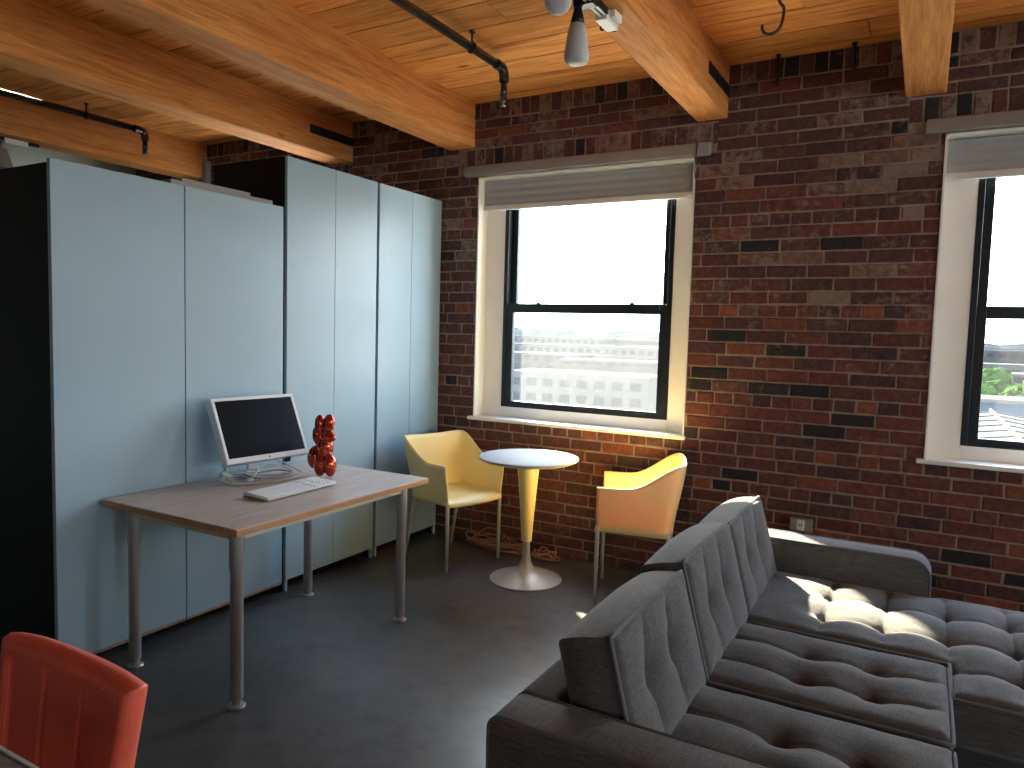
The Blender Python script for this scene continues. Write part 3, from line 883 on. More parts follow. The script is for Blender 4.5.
# ------------------------------------------------------------------ yellow armchairs
def sstep(a, b_, x):
    t_ = max(0, min(1, (x - a) / (b_ - a))); return t_ * t_ * (3 - 2 * t_)
def armchair():
    root = empty('armchair', (0, 0, 0))
    # wall of the shell: arm - back - arm
    npath, nz = 72, 12
    def plan(s, top):           # s 0..1 from one arm front to the other
        hw = 0.222 + (0.030 if top else -0.004); xf_ = 0.232; xb = -0.235 if top else -0.175
        xc = xb + 0.115; rx, ry = 0.115, hw
        la = xf_ - xc; 
        arc = 0.72
        tot = 2 * la + arc
        d_ = s * tot
        if d_ < la: x, y = xf_ - d_, -hw * (1 - 0.02 * (1 - d_ / la))
        elif d_ > tot - la: x, y = xf_ - (tot - d_), hw * (1 - 0.02 * (1 - (tot - d_) / la))
        else:
            a = (d_ - la) / arc * PI - PI / 2
            e = 0.52
            ca, sa = math.cos(a), math.sin(a)
            x = xc - rx * abs(ca) ** e; y = ry * math.copysign(abs(sa) ** e, sa)
        return x, y
    def topz(x, y):
        r_ = sstep(0.09, -0.225, x)
        return 0.650 + 0.142 * r_ ** 1.25 - 0.012 * (1 - min(1, abs(y) / 0.24) ** 2) * r_
    b = MB(); g = []
    for i in range(npath + 1):
        s = i / npath; row = []
        (xb, yb), (xt, yt) = plan(s, False), plan(s, True)
        zt_ = topz(xt, yt); zb0 = 0.402 - 0.012 * sstep(0.2, -0.2, xb)
        for k in range(nz + 1):
            q = k / nz; z_ = zb0 + (zt_ - zb0) * q
            w = sstep(0, 1, q) * 0.55 + q * 0.45
            full = (zt_ - 0.4) / 0.39
            ww = w * (0.35 + 0.65 * full)
            row.append(b.bm.verts.new((xb + (xt - xb) * ww, yb + (yt - yb) * ww, z_)))
        g.append(row)
    hole = (npath // 2, 3)
    for i in range(npath):
        for k in range(nz):
            b.bm.faces.new((g[i][k], g[i + 1][k], g[i + 1][k + 1], g[i][k + 1]))
    # seat
    nx, ny = 22, 22; sg = []
    for i in range(nx + 1):
        u = i / nx; row = []
        x = 0.236 + (-0.172 - 0.236) * u
        hw = 0.216
        if x < -0.06:
            q = min(1, (-0.06 - x) / 0.115); hw = 0.218 * (1 - q ** (1 / 0.52 * 1.1)) ** 0.52 if q < 1 else 0.03
            hw = max(hw, 0.03)
        for j in range(ny + 1):
            v = -1 + 2 * j / ny; y = hw * v
            z_ = 0.437 - 0.014 * math.exp(-((x - 0.0) / 0.14) ** 2) * (1 - v * v)
            if x > 0.17: z_ -= 0.034 * ((x - 0.17) / 0.066) ** 2 * (0.55 + 0.45 * (1 - v * v))
            row.append(b.bm.verts.new((x, y, z_)))
        sg.append(row)
    lip = [b.bm.verts.new((v.co.x + 0.001, v.co.y, 0.398 - 0.010 * (1 - (v.co.y / 0.216) ** 2))) for v in sg[0]]
    for i in range(nx):
        for j in range(ny):
            b.bm.faces.new((sg[i][j], sg[i][j + 1], sg[i + 1][j + 1], sg[i + 1][j]))
    for j in range(ny):
        b.bm.faces.new((lip[j], lip[j + 1], sg[0][j + 1], sg[0][j]))
    sh = b.build('seat_shell', 'yellow', root, smooth=True)
    so = sh.modifiers.new('thickness', 'SOLIDIFY'); so.thickness = 0.009; so.offset = 0.0
    # drain hole low in the back
    b = MB(); b.lathe([(0, 0), (0.012, 0), (0.012, 0.003), (0, 0.003)], (-0.171, 0.0, 0.47), 18, axis=Matrix.Rotation(PI / 2 - 0.15, 4, 'Y'))
    b.build('drain_hole', 'dark_metal', root)
    for y in (-0.213, 0.213):
        b = MB(); b.tube([(0.224, y, 0.0), (0.224, y, 0.40), (0.224, y, 0.43)], [0.0095, 0.0125, 0.0125], 14); b.build('leg', 'chair_leg', root)
        b = MB(); yy = y * 0.86
        b.tube([(-0.235, y * 0.9, 0.0), (-0.150, yy, 0.40), (-0.148, yy, 0.425)], [0.0095, 0.0125, 0.0125], 14); b.build('leg', 'chair_leg', root)
    return root
c1 = armchair()
c1.location = (0.395, -0.395, 0); c1.rotation_euler.z = math.radians(-17)
tag(c1, 'pale yellow plastic armchair between the wardrobes and the round table', 'armchair', 'yellow armchairs at the round table')
c2 = copy_tree(c1)
fc = Vector((1.452, -0.440, 0)); an = math.radians(180 + 17.5)
c2.location = fc - Vector((math.cos(an), math.sin(an), 0)) * 0.224; c2.rotation_euler.z = an
tag(c2, 'pale yellow plastic armchair between the round table and the sofa back', 'armchair', 'yellow armchairs at the round table')

# ------------------------------------------------------------------ sofa
SX, SY = 2.6, -1.8
sofa = empty('sectional_sofa', (SX, SY, 0)); tag(sofa, 'charcoal tufted sectional sofa with a chaise along the brick wall', 'sofa')
def dist_poly(poly, x, y):
    dm = 9
    n = len(poly)
    for i in range(n):
        (ax, ay), (bx_, by) = poly[i], poly[(i + 1) % n]
        vx, vy = bx_ - ax, by - ay
        t_ = max(0, min(1, ((x - ax) * vx + (y - ay) * vy) / (vx * vx + vy * vy)))
        dm = min(dm, math.hypot(x - ax - vx * t_, y - ay - vy * t_))
    return dm
def inside(poly, x, y):
    c = False; n = len(poly)
    for i in range(n):
        (ax, ay), (bx_, by) = poly[i], poly[(i + 1) % n]
        if (ay > y) != (by > y) and x < (bx_ - ax) * (y - ay) / (by - ay) + ax: c = not c
    return c
def cushion(name, poly, z0, zedge, crown, tufts, lines, parent, xf, step=0.0095, round_=0.028, tuft_d=0.038, wr=0.0, pillow=False):
    """poly: axis-aligned outline (x,y). lines: ((x0,y0),(x1,y1)) seams."""
    xs = sorted({p[0] for p in poly}); ys = sorted({p[1] for p in poly})
    def div(v):
        out = []
        for a, c in zip(v, v[1:]):
            n = max(1, round((c - a) / step))
            out += [a + (c - a) * i / n for i in range(n)]
        return out + [v[-1]]
    gx, gy = div(xs), div(ys)
    b = MB(); V = {}
    def hz(x, y):
        d = dist_poly(poly, x, y)
        z = zedge + crown * (1 - math.exp(-d / 0.10))
        if d < round_:
            z -= round_ - math.sqrt(max(0, round_ ** 2 - (round_ - d) ** 2))
        fade = min(1, d / 0.06)
        for (tx, ty) in tufts:
            r_ = math.hypot(x - tx, y - ty)
            z -= (tuft_d * 0.62 * math.exp(-(r_ / 0.026) ** 2) + tuft_d * 0.62 * math.exp(-(r_ / 0.075) ** 2))
        for (p, q) in lines:
            vx, vy = q[0] - p[0], q[1] - p[1]
            t_ = max(0, min(1, ((x - p[0]) * vx + (y - p[1]) * vy) / (vx * vx + vy * vy)))
            r_ = math.hypot(x - p[0] - vx * t_, y - p[1] - vy * t_)
            z -= (0.009 * math.exp(-(r_ / 0.010) ** 2) + 0.010 * math.exp(-(r_ / 0.055) ** 2)) * fade
        if wr:
            z += wr * mnoise.noise(Vector((x * 9, y * 9, 3.1 + z0))) + wr * 0.5 * mnoise.noise(Vector((x * 26, y * 9, 7.7)))
        return z
    def vert(i, j):
        if (i, j) not in V: V[(i, j)] = b.bm.verts.new((gx[i], gy[j], hz(gx[i], gy[j])))
        return V[(i, j)]
    for i in range(len(gx) - 1):
        for j in range(len(gy) - 1):
            if inside(poly, (gx[i] + gx[i + 1]) / 2, (gy[j] + gy[j + 1]) / 2):
                b.bm.faces.new((vert(i, j), vert(i + 1, j), vert(i + 1, j + 1), vert(i, j + 1)))
    zt_ = zedge - round_
    edge = [e for e in b.bm.edges if len(e.link_faces) == 1]
    cx = sum(p[0] for p in poly) / len(poly); cy = sum(p[1] for p in poly) / len(poly)
    prev = edge
    bx0, bx1, by0, by1 = xs[0], xs[-1], ys[0], ys[-1]
    rings = ((0.2, 0.004), (0.4, 0.007), (0.6, 0.006), (0.80, 0.002), (0.90, -0.008), (0.96, -0.018), (1.0, -0.034)) if pillow else ((0.33, 0.005), (0.66, 0.005), (1.0, 0.0))
    pb = 0.0
    for q, bul in rings:
        r_ = bmesh.ops.extrude_edge_only(b.bm, edges=prev)
        nv = [v for v in r_['geom'] if isinstance(v, bmesh.types.BMVert)]
        for v in nv:
            v.co.z = zt_ + (z0 - zt_) * q
            if pillow:
                def push(c, lo, hi):
                    if abs(c - lo) < 0.0015: return lo + pb - bul
                    if abs(c - hi) < 0.0015: return hi - pb + bul
                    return max(lo - bul, min(hi + bul, c))
                v.co.x = push(v.co.x, bx0 - pb, bx1 + pb); v.co.y = push(v.co.y, by0 - pb, by1 + pb)
                v.co.x = min(max(v.co.x, bx0 - bul), bx1 + bul); v.co.y = min(max(v.co.y, by0 - bul), by1 + bul)
        pb = bul
        prev = [e for e in r_['geom'] if isinstance(e, bmesh.types.BMEdge)]
    bmesh.ops.holes_fill(b.bm, edges=prev, sides=0)
    if pillow:
        for v in b.bm.verts:
            u_ = (v.co.y - (by0 + by1) / 2) / ((by1 - by0) / 2)
            v.co.x += 0.012 * max(0, v.co.x / bx1) * (1 - u_ * u_)
    o = b.build(name, 'sofa', parent, smooth=True, xf=xf)
    autosmooth(o, 50)
    for zz in ((zt_ + 0.010,) if pillow else (zt_ + 0.012, z0 + 0.01)):
        b = MB(); pts = []
        n = len(poly)
        for i in range(n):
            (ax, ay), (bx_, by) = poly[i], poly[(i + 1) % n]
            L = math.hypot(bx_ - ax, by - ay); k = max(2, int(L / 0.03))
            for q in range(k):
                pts.append((ax + (bx_ - ax) * q / k, ay + (by - ay) * q / k, zz))
        pts = [(x + (0.0), y, z_) for x, y, z_ in pts]
        b.tube(pts, 0.0064, 6, closed=True)
        b.build('piping', 'piping', o, smooth=True, xf=xf)
    return o
KS = 0.96
T0 = Matrix.Translation((-SX, -SY, 0)) @ Matrix.Translation(CAM) @ Matrix.Scale(KS, 4) @ Matrix.Translation(-CAM)
def sofa_part(b, name, m='sofa', sm=True, par=None):
    o = b.build(name, m, par or sofa, xf=T0)
    return autosmooth(o, 40) if sm else o
XB, XF = 2.165, 3.085
YN0, YN1, YF0, YF1 = -2.868, -2.722, -0.885, -0.735
ZA = 0.582
def arm(y0, y1):
    # rounded-front slab: outline in X-Z, extruded in Y
    b = MB(); z0 = 0.125; r_ = 0.075
    prof = [(XB, z0), (XF, z0)]
    for k in range(9):
        a = k / 8 * PI / 2
        prof.append((XF - r_ + r_ * math.cos(a), ZA - r_ + r_ * math.sin(a)))
    for k in range(5):
        a = PI / 2 + k / 4 * PI / 2
        prof.append((XB + 0.03 + 0.03 * math.cos(a), ZA - 0.03 + 0.03 * math.sin(a)))
    f = b.bm.faces.new([b.bm.verts.new((x, y0, z_)) for x, z_ in prof])
    e = bmesh.ops.extrude_face_region(b.bm, geom=[f])
    vs = [v for v in e['geom'] if isinstance(v, bmesh.types.BMVert)]
    bmesh.ops.translate(b.bm, vec=(0, y1 - y0, 0), verts=vs)
    es = [ed for ed in b.bm.edges if abs(ed.verts[0].co.y - ed.verts[1].co.y) < 1e-6]
    bmesh.ops.bevel(b.bm, geom=es, offset=0.014, segments=3, affect='EDGES', profile=0.5)
    o = sofa_part(b, 'arm')
    for y in (y0 + 0.004, y1 - 0.004):
        b = MB(); b.tube([(x - 0.003 * (1 if x > 2.6 else -1), y, z_ - 0.002) for x, z_ in prof[1:] + prof[:1]], 0.0048, 6); sofa_part(b, 'piping', 'piping', par=o)
    return o
arm(YN0, YN1); arm(YF0, YF1)
b = MB(); b.box((XB + 0.004, YN1, 0.125), (XB + 0.105, YF0, ZA - 0.004), 0.016, 3); bf = sofa_part(b, 'back_frame')
b = MB(); b.tube([(XB + 0.03, YN1 + 0.001, ZA - 0.001), (XB + 0.10, YN1 + 0.001, ZA - 0.001)], 0.005, 6); sofa_part(b, 'piping', 'piping', par=bf)
b = MB(); b.box((XB + 0.10, YN1 + 0.002, 0.125), (3.055, YF0 - 0.002, 0.275), 0.012, 2); sofa_part(b, 'seat_base')
b = MB(); b.box((3.055, -1.70, 0.125), (4.02, -0.90, 0.275), 0.012, 2); sofa_part(b, 'chaise_base')
for x, y in ((2.28, -2.78), (2.28, -0.82), (2.95, -2.78), (2.95, -0.82), (3.92, -1.6), (3.92, -1.0)):
    b = MB(); b.tube([(x, y, CAM.z - CAM.z / KS), (x, y, 0.126)], [0.016, 0.024], 14); sofa_part(b, 'leg', 'black_panel')
# seat cushions
def rect(x0, x1, y0, y1): return [(x0, y0), (x1, y0), (x1, y1), (x0, y1)]
for (y0, y1) in ((-2.714, -2.135), (-2.092, -1.580)):
    ym = (y0 + y1) / 2; q = 0.095
    tu = [(x, ym + s * q) for x in (2.735, 2.932) for s in (-1, 1)]
    ln = [((2.46, ym + s * q), (3.13, ym + s * q)) for s in (-1, 1)]
    cushion('seat_cushion', rect(2.40, 3.132, y0, y1), 0.276, 0.437, 0.022, tu, ln, sofa, T0, wr=0.003)
chp = [(2.40, -1.535), (3.137, -1.535), (3.137, -1.800), (4.06, -1.800), (4.06, -0.860), (3.09, -0.860), (3.09, -0.890), (2.40, -0.890)]
tu = []; ln = []
for i, x in enumerate((2.735, 2.935, 3.137, 3.335, 3.535, 3.735, 3.93)):
    ys_ = (-1.105, -1.335) if i < 2 else (-1.075, -1.335, -1.575)
    tu += [(x, y) for y in ys_]
    ln.append(((x, -0.90), (x, -1.50 if i < 2 else -1.77)))
ln += [((2.72, -1.105), (4.0, -1.075)), ((2.72, -1.335), (4.0, -1.335)), ((3.15, -1.575), (4.0, -1.575))]
cushion('chaise_cushion', chp, 0.276, 0.437, 0.022, tu, ln, sofa, T0, wr=0.003, tuft_d=0.024)
# back cushions: local x = up the cushion, y along the sofa, z = outward to the front
for (y0, y1, zt_, dz) in ((-2.700, -2.122, 0.0, 0), (-2.090, -1.520, 0.018, 0), (-1.505, -0.915, 0.006, 0)):
    Hc = 0.345 + zt_
    ym = (y0 + y1) / 2; q = 0.097
    th = math.radians(14.5)
    upv = Vector((-math.sin(th), 0, math.cos(th))); nv = Vector((math.cos(th), 0, math.sin(th)))
    base = Vector((2.494, 0, 0.428))
    mx_ = Matrix(((upv.x, 0, nv.x, base.x), (upv.y, 1, nv.y, base.y), (upv.z, 0, nv.z, base.z), (0, 0, 0, 1)))
    tu = [(0.18, ym - q), (0.18, ym + q)]
    ln = [((0.02, ym + s * q), (Hc - 0.01, ym + s * q)) for s in (-1, 1)]
    cushion('back_cushion', rect(0.0, Hc, y0, y1), -0.166, 0.0, 0.026, tu, ln, sofa, T0 @ mx_, round_=0.020, tuft_d=0.046, wr=0.0035, pillow=True)

# ------------------------------------------------------------------ red leather chair and the dining table corner
t = empty('dining_chair', (1.475, -3.665, 0), -PI / 2); tag(t, 'rust-red leather dining chair with a stitched channel back, by the stone table', 'chair')
# local: x forward (towards the table, -Y), y lateral
def leather_back():
    b = MB()
    nu, nv = 96, 76; W0 = 0.235
    def pt(u, v, face):        # u -1..1 across, v 0..1 up
        hw = 0.205 + 0.033 * v
        z_ = 0.42 + 0.352 * v - 0.010 * abs(u) ** 4 * v
        x = -0.165 - 0.045 * v - 0.012 * (1 - u * u) + (0.0 if face else -0.055)
        edge_d = min((1 - abs(u)) * hw, (1 - v) * 0.35)
        r_ = 0.024
        if edge_d < r_:
            ins = r_ - math.sqrt(max(0.0, r_ * r_ - (r_ - edge_d) ** 2))
            x += -ins if face else ins
        if face:
            inner = sstep(0.030, 0.042, edge_d)
            x -= 0.010 * inner
            for c in (-0.30, 0.30):
                x -= 0.008 * math.exp(-((u - c) / 0.022) ** 2) * inner
        return (x, hw * u, z_)
    G = {}
    for f in (0, 1):
        for i in range(nu + 1):
            for j in range(nv + 1):
                G[f, i, j] = b.bm.verts.new(pt(-1 + 2 * i / nu, j / nv, f))
        for i in range(nu):
            for j in range(nv):
                b.bm.faces.new((G[f, i, j], G[f, i + 1, j], G[f, i + 1, j + 1], G[f, i, j + 1]))
    for i in range(nu):
        for j in (0, nv):
            b.bm.faces.new((G[0, i, j], G[0, i + 1, j], G[1, i + 1, j], G[1, i, j]))
    for j in range(nv):
        for i in (0, nu):
            b.bm.faces.new((G[0, i, j], G[0, i, j + 1], G[1, i, j + 1], G[1, i, j]))
    o = b.build('backrest', 'leather', t, smooth=True)
    b = MB()
    pts = [pt(0.835, v / 10, 1) for v in range(0, 10)] + [pt(0.835 - 1.67 * k / 16, 0.900, 1) for k in range(17)] + [pt(-0.835, v / 10, 1) for v in range(9, -1, -1)]
    b.tube([(p[0] + 0.001, p[1], p[2]) for p in pts], 0.0022, 6); b.build('stitched_welt', 'leather', o)
leather_back()
b = MB(); b.box((-0.21, -0.225, 0.38), (0.215, 0.225, 0.47), 0.03, 4); autosmooth(b.build('seat', 'leather', t), 60)
for x in (-0.17, 0.17):
    for y in (-0.18, 0.18):
        b = MB(); b.tube([(x * 1.08, y * 1.08, 0), (x, y, 0.385)], [0.011, 0.016], 12); b.build('leg', 'dark_metal', t)
t = empty('dining_table', (1.25, -4.22, 0)); tag(t, 'table with a mottled grey-green top, its corner by the red leather chair', 'table')
b = MB(); b.box((-0.72, -0.56, 0.712), (0.72, 0.562, 0.738), 0.003); tp = b.build('tabletop', 'stone_top', t)
b = MB()
for lo, hi in (((-0.725, 0.562, 0.710), (0.725, 0.570, 0.740)), ((-0.725, -0.568, 0.710), (0.725, -0.560, 0.740)), ((-0.728, -0.56, 0.710), (-0.72, 0.562, 0.740)), ((0.72, -0.56, 0.710), (0.728, 0.562, 0.740))):
    b.box(lo, hi, 0.001, 1)
b.build('edge_strip', 'silver', tp)
for x in (-0.6, 0.6):
    for y in (-0.45, 0.45):
        b = MB(); b.tube([(x, y, 0), (x, y, 0.712)], 0.022, 14); b.build('leg', 'dark_metal', t)

# ------------------------------------------------------------------ sprinkler pipes
def sprinkler(x, yend, zd, lab, hangers):
    z_ = 2.925; r_ = 0.0225
    t = empty('sprinkler_pipe', (x, yend, z_)); tag(t, lab, 'pipe', 'black sprinkler pipes under the ceiling')
    b = MB(); b.tube([(0, YB - yend + 0.02, 0), (0, -0.05, 0)], r_, 18); b.build('pipe_run', 'black_pipe', t, smooth=False)
    b = MB()
    b.tube(smooth_path([(0, -0.085, 0), (0, -0.05, 0), (0, -0.014, -0.006), (0, 0.002, -0.034), (0, 0.004, -0.07)], 5), 0.0275, 18); b.build('elbow', 'black_pipe', t)
    b = MB(); b.tube([(0, 0.004, -0.06), (0, 0.004, -(z_ - zd) + 0.03)], 0.0185, 16)
    b.build('drop_pipe', 'black_pipe', t)
    b = MB(); q = -(z_ - zd)
    b.lathe([(0, 0.032), (0.012, 0.032), (0.012, 0.022), (0.005, 0.018), (0.005, 0.004), (0.016, 0.003), (0.016, 0), (0, 0)], (0, 0.004, q), 16); b.build('sprinkler_head', 'brass', t)
    for hy in hangers:
        b = MB(); d = hy - yend
        ring = [(0, d, 0)]
        b.tube([(0.026 * math.cos(a / 16 * 2 * PI), d, 0.026 * math.sin(a / 16 * 2 * PI)) for a in range(16)], 0.005, 6, closed=True)
        b.tube([(0, d, 0.024), (0, d, ZC - z_)], 0.006, 8); b.lathe([(0, 0), (0.016, 0), (0.016, 0.008), (0, 0.008)], (0, d, ZC - z_ - 0.008), 12)
        b.build('hanger', 'black_pipe', t)
    return t
sprinkler(0.885, -0.700, 2.722, 'black sprinkler pipe with elbow and drop in front of the window lintel', (-1.03, -3.4))
sprinkler(-2.285, -0.715, 2.722, 'black sprinkler pipe running beside the beam above the low wardrobe', (-1.16, -3.4))

# ------------------------------------------------------------------ track lights
def lamp(par, p, d, L=0.20, sc=1.0):
    """frosted cone lamp hanging at p, pointing along d"""
    q = Vector(d).to_track_quat('-Z', 'Y').to_matrix().to_4x4()
    xf_ = Matrix.Translation(p) @ q @ Matrix.Scale(sc, 4)
    b = MB(); b.lathe([(0, -0.075), (0.024, -0.075), (0.021, -0.055), (0.012, -0.022), (0.0085, 0.0), (0.0085, 0.03), (0, 0.03)], n=24); h_ = b.build('lamp_holder', 'dark_metal', par, xf=xf_)
    b = MB(); b.lathe([(0, -L - 0.006), (0.020, -L - 0.004), (0.036, -L + 0.002), (0.042, -L + 0.014), (0.040, -0.165), (0.034, -0.115), (0.0245, -0.075), (0, -0.075)], n=28); b.build('lamp_shade', 'frost', par, xf=xf_)
t = empty('ceiling_track_light', (1.862, -1.55, 2.714)); tag(t, 'ceiling spotlight track with frosted cone lamps under the timber beam', 'light')
b = MB(); b.box((-0.018, -2.2, -0.030), (0.018, -0.06, 0.0), 0.002); b.build('track', 'dark_metal', t)
b = MB(); b.box((-0.014, -2.2, -0.034), (-0.004, -0.06, -0.028), 0.001); b.build('track_rail', 'track_white', t)
b = MB(); b.box((0.006, -2.2, -0.034), (0.014, -0.06, -0.028), 0.001); b.build('track_rail', 'track_white', t)
b = MB(); b.box((-0.030, -0.075, -0.046), (0.018, 0.045, -0.002), 0.003); b.box((0.018, -0.05, -0.030), (0.040, 0.03, -0.002), 0.003); con = b.build('connector', 'track_white', t)
for x in (-0.038, 0.0):
    b = MB(); b.tube([(x + 0.010 * math.cos(a / 12 * 2 * PI), 0.05 - (0.03 if x < -0.01 else 0), -0.034 + 0.010 * math.sin(a / 12 * 2 * PI)) for a in range(12)], 0.004, 6, closed=True)
    b.build('ring', 'dark_metal', con)
b = MB(); b.box((-0.06, -0.215, -0.040), (0.02, -0.165, -0.004), 0.004); b.build('adapter', 'dark_metal', t)
lamp(t, Vector((-0.052, -0.185, -0.012)), (0.0, 0, -1), sc=1.12)
b = MB(); b.box((-0.05, -0.45, -0.05), (0.02, -0.40, -0.004), 0.004); b.build('adapter', 'track_white', t)
ry = (rt2 * (558 - 512) / F - up2 * (1 - 384) / F + fw) * 2.24
dv = -ry.normalized(); dv = (dv + Vector((0, 0, -0.25))).normalized()
lamp(t, CAM + ry - dv * 0.19 - Vector(t.location), dv, 0.20)
t = empty('ceiling_track_light', (-2.60, -1.42, 2.714)); tag(t, 'short light track and brown shade glimpsed above the low wardrobe end', 'light')
b = MB(); b.box((-0.012, -1.5, -0.022), (0.012, 0.10, 0.0), 0.002); b.build('track', 'dark_metal', t)
b = MB(); b.box((-0.022, -0.13, -0.040), (0.022, 0.02, -0.004), 0.003); b.build('connector', 'track_white', t)
b = MB(); b.lathe([(0.075, -0.20), (0.070, -0.17), (0.035, -0.07), (0.010, -0.05), (0.010, -0.02), (0, -0.02)], (-0.10, -0.10, 0), 24); b.build('lamp_shade', 'lintel', t)
b = MB(); b.tube([(-0.10, -0.10, -0.02), (-0.06, -0.10, -0.012), (0, -0.10, -0.012)], 0.008, 8); b.build('lamp_arm', 'dark_metal', t)

# ------------------------------------------------------------------ hook and iron pins
t = MB()
t.tube(smooth_path([(2.355, -0.82, ZC), (2.353, -0.82, 2.975), (2.362, -0.82, 2.950), (2.378, -0.82, 2.925), (2.375, -0.82, 2.875), (2.362, -0.82, 2.838), (2.335, -0.82, 2.824), (2.305, -0.82, 2.828), (2.290, -0.82, 2.850), (2.290, -0.82, 2.868)], 6), 0.0068, 10)
tag(t.build('ceiling_hook', 'black_pipe', smooth=True), 'black iron hook hanging from the ceiling planks', 'hook')
for x, z0, z1, lab in ((2.222, 2.850, 3.03, 'black iron pin on the brick nearer the strapped beam'), (2.598, 2.880, 3.03, 'black iron pin on the brick nearer the window lintel above the chaise')):
    b = MB(); b.tube([(x - 0.006, -0.010, z0), (x, -0.012, (z0 + z1) / 2), (x + 0.002, -0.05, ZC)], 0.0095, 8)
    b.lathe([(0, 0), (0.016, 0), (0.014, 0.008), (0, 0.008)], (x + 0.002, -0.05, ZC - 0.008), 10)
    tag(b.build('iron_pin', 'dark_metal'), lab, 'pin', 'iron pins at the ceiling')

# outlet
t = empty('wall_outlet', (2.470, -0.004, 0.452)); tag(t, 'grey metal outlet box with a pale socket low on the brick wall', 'outlet')
b = MB(); b.box((-0.058, -0.034, -0.036), (0.058, 0.004, 0.036), 0.004); b.build('box', 'galv', t)
b = MB(); b.box((-0.022, -0.040, -0.030), (0.018, -0.032, 0.030), 0.003); so = b.build('socket', 'track_white', t)
b = MB(); b.box((-0.010, -0.042, -0.006), (-0.006, -0.038, 0.008)); b.box((0.003, -0.042, -0.006), (0.007, -0.038, 0.008)); b.build('slot', 'dark_metal', so)

# cables on the wall
cable('cable', [(1.800, -0.010, 0.87), (1.806, -0.010, 0.72), (1.818, -0.012, 0.55), (1.836, -0.010, 0.36), (1.842, -0.012, 0.18), (1.848, -0.02, 0.006)], 0.0035, 'cable_black', 'thin black cable hanging down the bricks behind the yellow armchair', 'cable')
cable('blind_cord', [(1.800, -0.030, 2.60), (1.792, -0.034, 2.50), (1.790, -0.030, 2.42), (1.800, -0.014, 2.34), (1.803, -0.010, 2.28)], 0.003, 'cable_black', 'short dark cord hanging from the end of the lintel bar', 'cord')

# heap of cords on the floor by the wall
def cord_heap(cx, wx, n, seed, lab, zmax, hwid):
    rr = random.Random(seed); b = MB()
    for i in range(n):
        pts = []; a0 = rr.uniform(0, 6.3); ex = wx * rr.uniform(0.5, 1.0); ey = hwid * rr.uniform(0.5, 1.0)
        ox_ = rr.uniform(-0.15, 0.15) * wx; zz = rr.uniform(0.006, zmax)
        turns = rr.choice((5, 7, 9))
        for k in range(turns):
            a = a0 + k / (turns - 1) * 2 * PI * rr.uniform(0.75, 0.95)
            pts.append((cx + ox_ + ex * math.cos(a) + rr.uniform(-0.02, 0.02), -0.10 + ey * math.sin(a) + rr.uniform(-0.01, 0.01), max(0.006, zz * rr.uniform(0.1, 1.2) * (1 if k not in (0, turns - 1) else 0.3))))
        b.tube(smooth_path(pts, 6), 0.0045, 6)
    return tag(b.build('cord', 'cord_brown'), lab, 'cord', 'cords in heaps along the brick wall')
cord_heap(0.56, 0.25, 13, 3, 'larger tangled heap of reddish-brown cord on the floor behind the yellow armchair', 0.11, 0.055)
cord_heap(0.93, 0.10, 7, 5, 'smaller tangle of reddish-brown cord on the floor behind the table pedestal', 0.07, 0.05)

# ------------------------------------------------------------------ outside
GZ = -13.0
b = MB(); b.box((-4000, 6, GZ - 1), (4000, 5000, GZ)); struct(b.build('ground_outside', 'ext_ground'))
def hills(y0, amp, base, seed, name):
    b = MB(); rr = random.Random(seed); n = 260; rows = []
    for q, (dy, hs) in enumerate(((0, 0.0), (60, 0.55), (140, 1.0), (260, 0.0))):
        row = []
        for i in range(n + 1):
            x = -2600 + 4400 * i / n
            h = base + amp * (0.55 + 0.6 * mnoise.noise(Vector((x * 0.0016, seed, 0)))) + 5.5 * mnoise.noise(Vector((x * 0.02, seed, 3))) + 4.0 * mnoise.noise(Vector((x * 0.06, seed, 9)))
            row.append(b.bm.verts.new((x, y0 + dy, GZ + max(1.0, h) * hs)))
        rows.append(row)
    for A, B in zip(rows, rows[1:]):
        for i in range(n):
            b.bm.faces.new((A[i], A[i + 1], B[i + 1], B[i]))
    return struct(b.build(name, 'ext_hill'))
b = MB(); b.box((-160, WT + 0.02, GZ), (180, 105, GZ + 0.05)); struct(b.build('bounce_ground_outside', 'ext_bounce'))  # unseen pale ground, added to bounce sunlight up to the ceiling
hills(1500, 34, 4, 4.3, 'hills')
def building(x, y, w, d, h, wallm, lab, rz=0.0, floors=3, group='buildings seen through the windows'):
    t = empty('building', (x, y, GZ), rz); tag(t, lab, 'building', group)
    b = MB(); b.box((-w / 2, -d / 2, 0), (w / 2, d / 2, h)); b.build('wall', {'ext_wall': 'ext_wall_w', 'ext_wall_b': 'ext_wall_v'}[wallm], t)
    b = MB(); b.box((-w / 2 - 0.1, -d / 2 - 0.1, h), (w / 2 + 0.3, d / 2 + 0.3, h + 0.5)); b.build('roof', 'ext_roof', t)
    return t
rb = random.Random(11)
def dirpos(px, dist):
    v = (rt2 * (px - 512) / F + fw); v.z = 0; v.normalize()
    p = CAM + v * dist; return p.x, p.y
spec = [(520, 215, 40, 14, 8, 'ext_wall_b'), (585, 150, 30, 14, 6, 'ext_wall'), (650, 185, 44, 12, 7.5, 'ext_wall_b'), (600, 300, 110, 18, 9, 'ext_wall'), (540, 360, 70, 20, 12, 'ext_wall'), (660, 420, 90, 20, 11, 'ext_wall_b'), (690, 330, 60, 20, 9, 'ext_wall'),
        (985, 230, 46, 16, 9, 'ext_wall'), (1020, 190, 30, 14, 8, 'ext_wall'), (1010, 330, 70, 18, 12, 'ext_wall_b'), (990, 480, 90, 20, 12, 'ext_wall')]
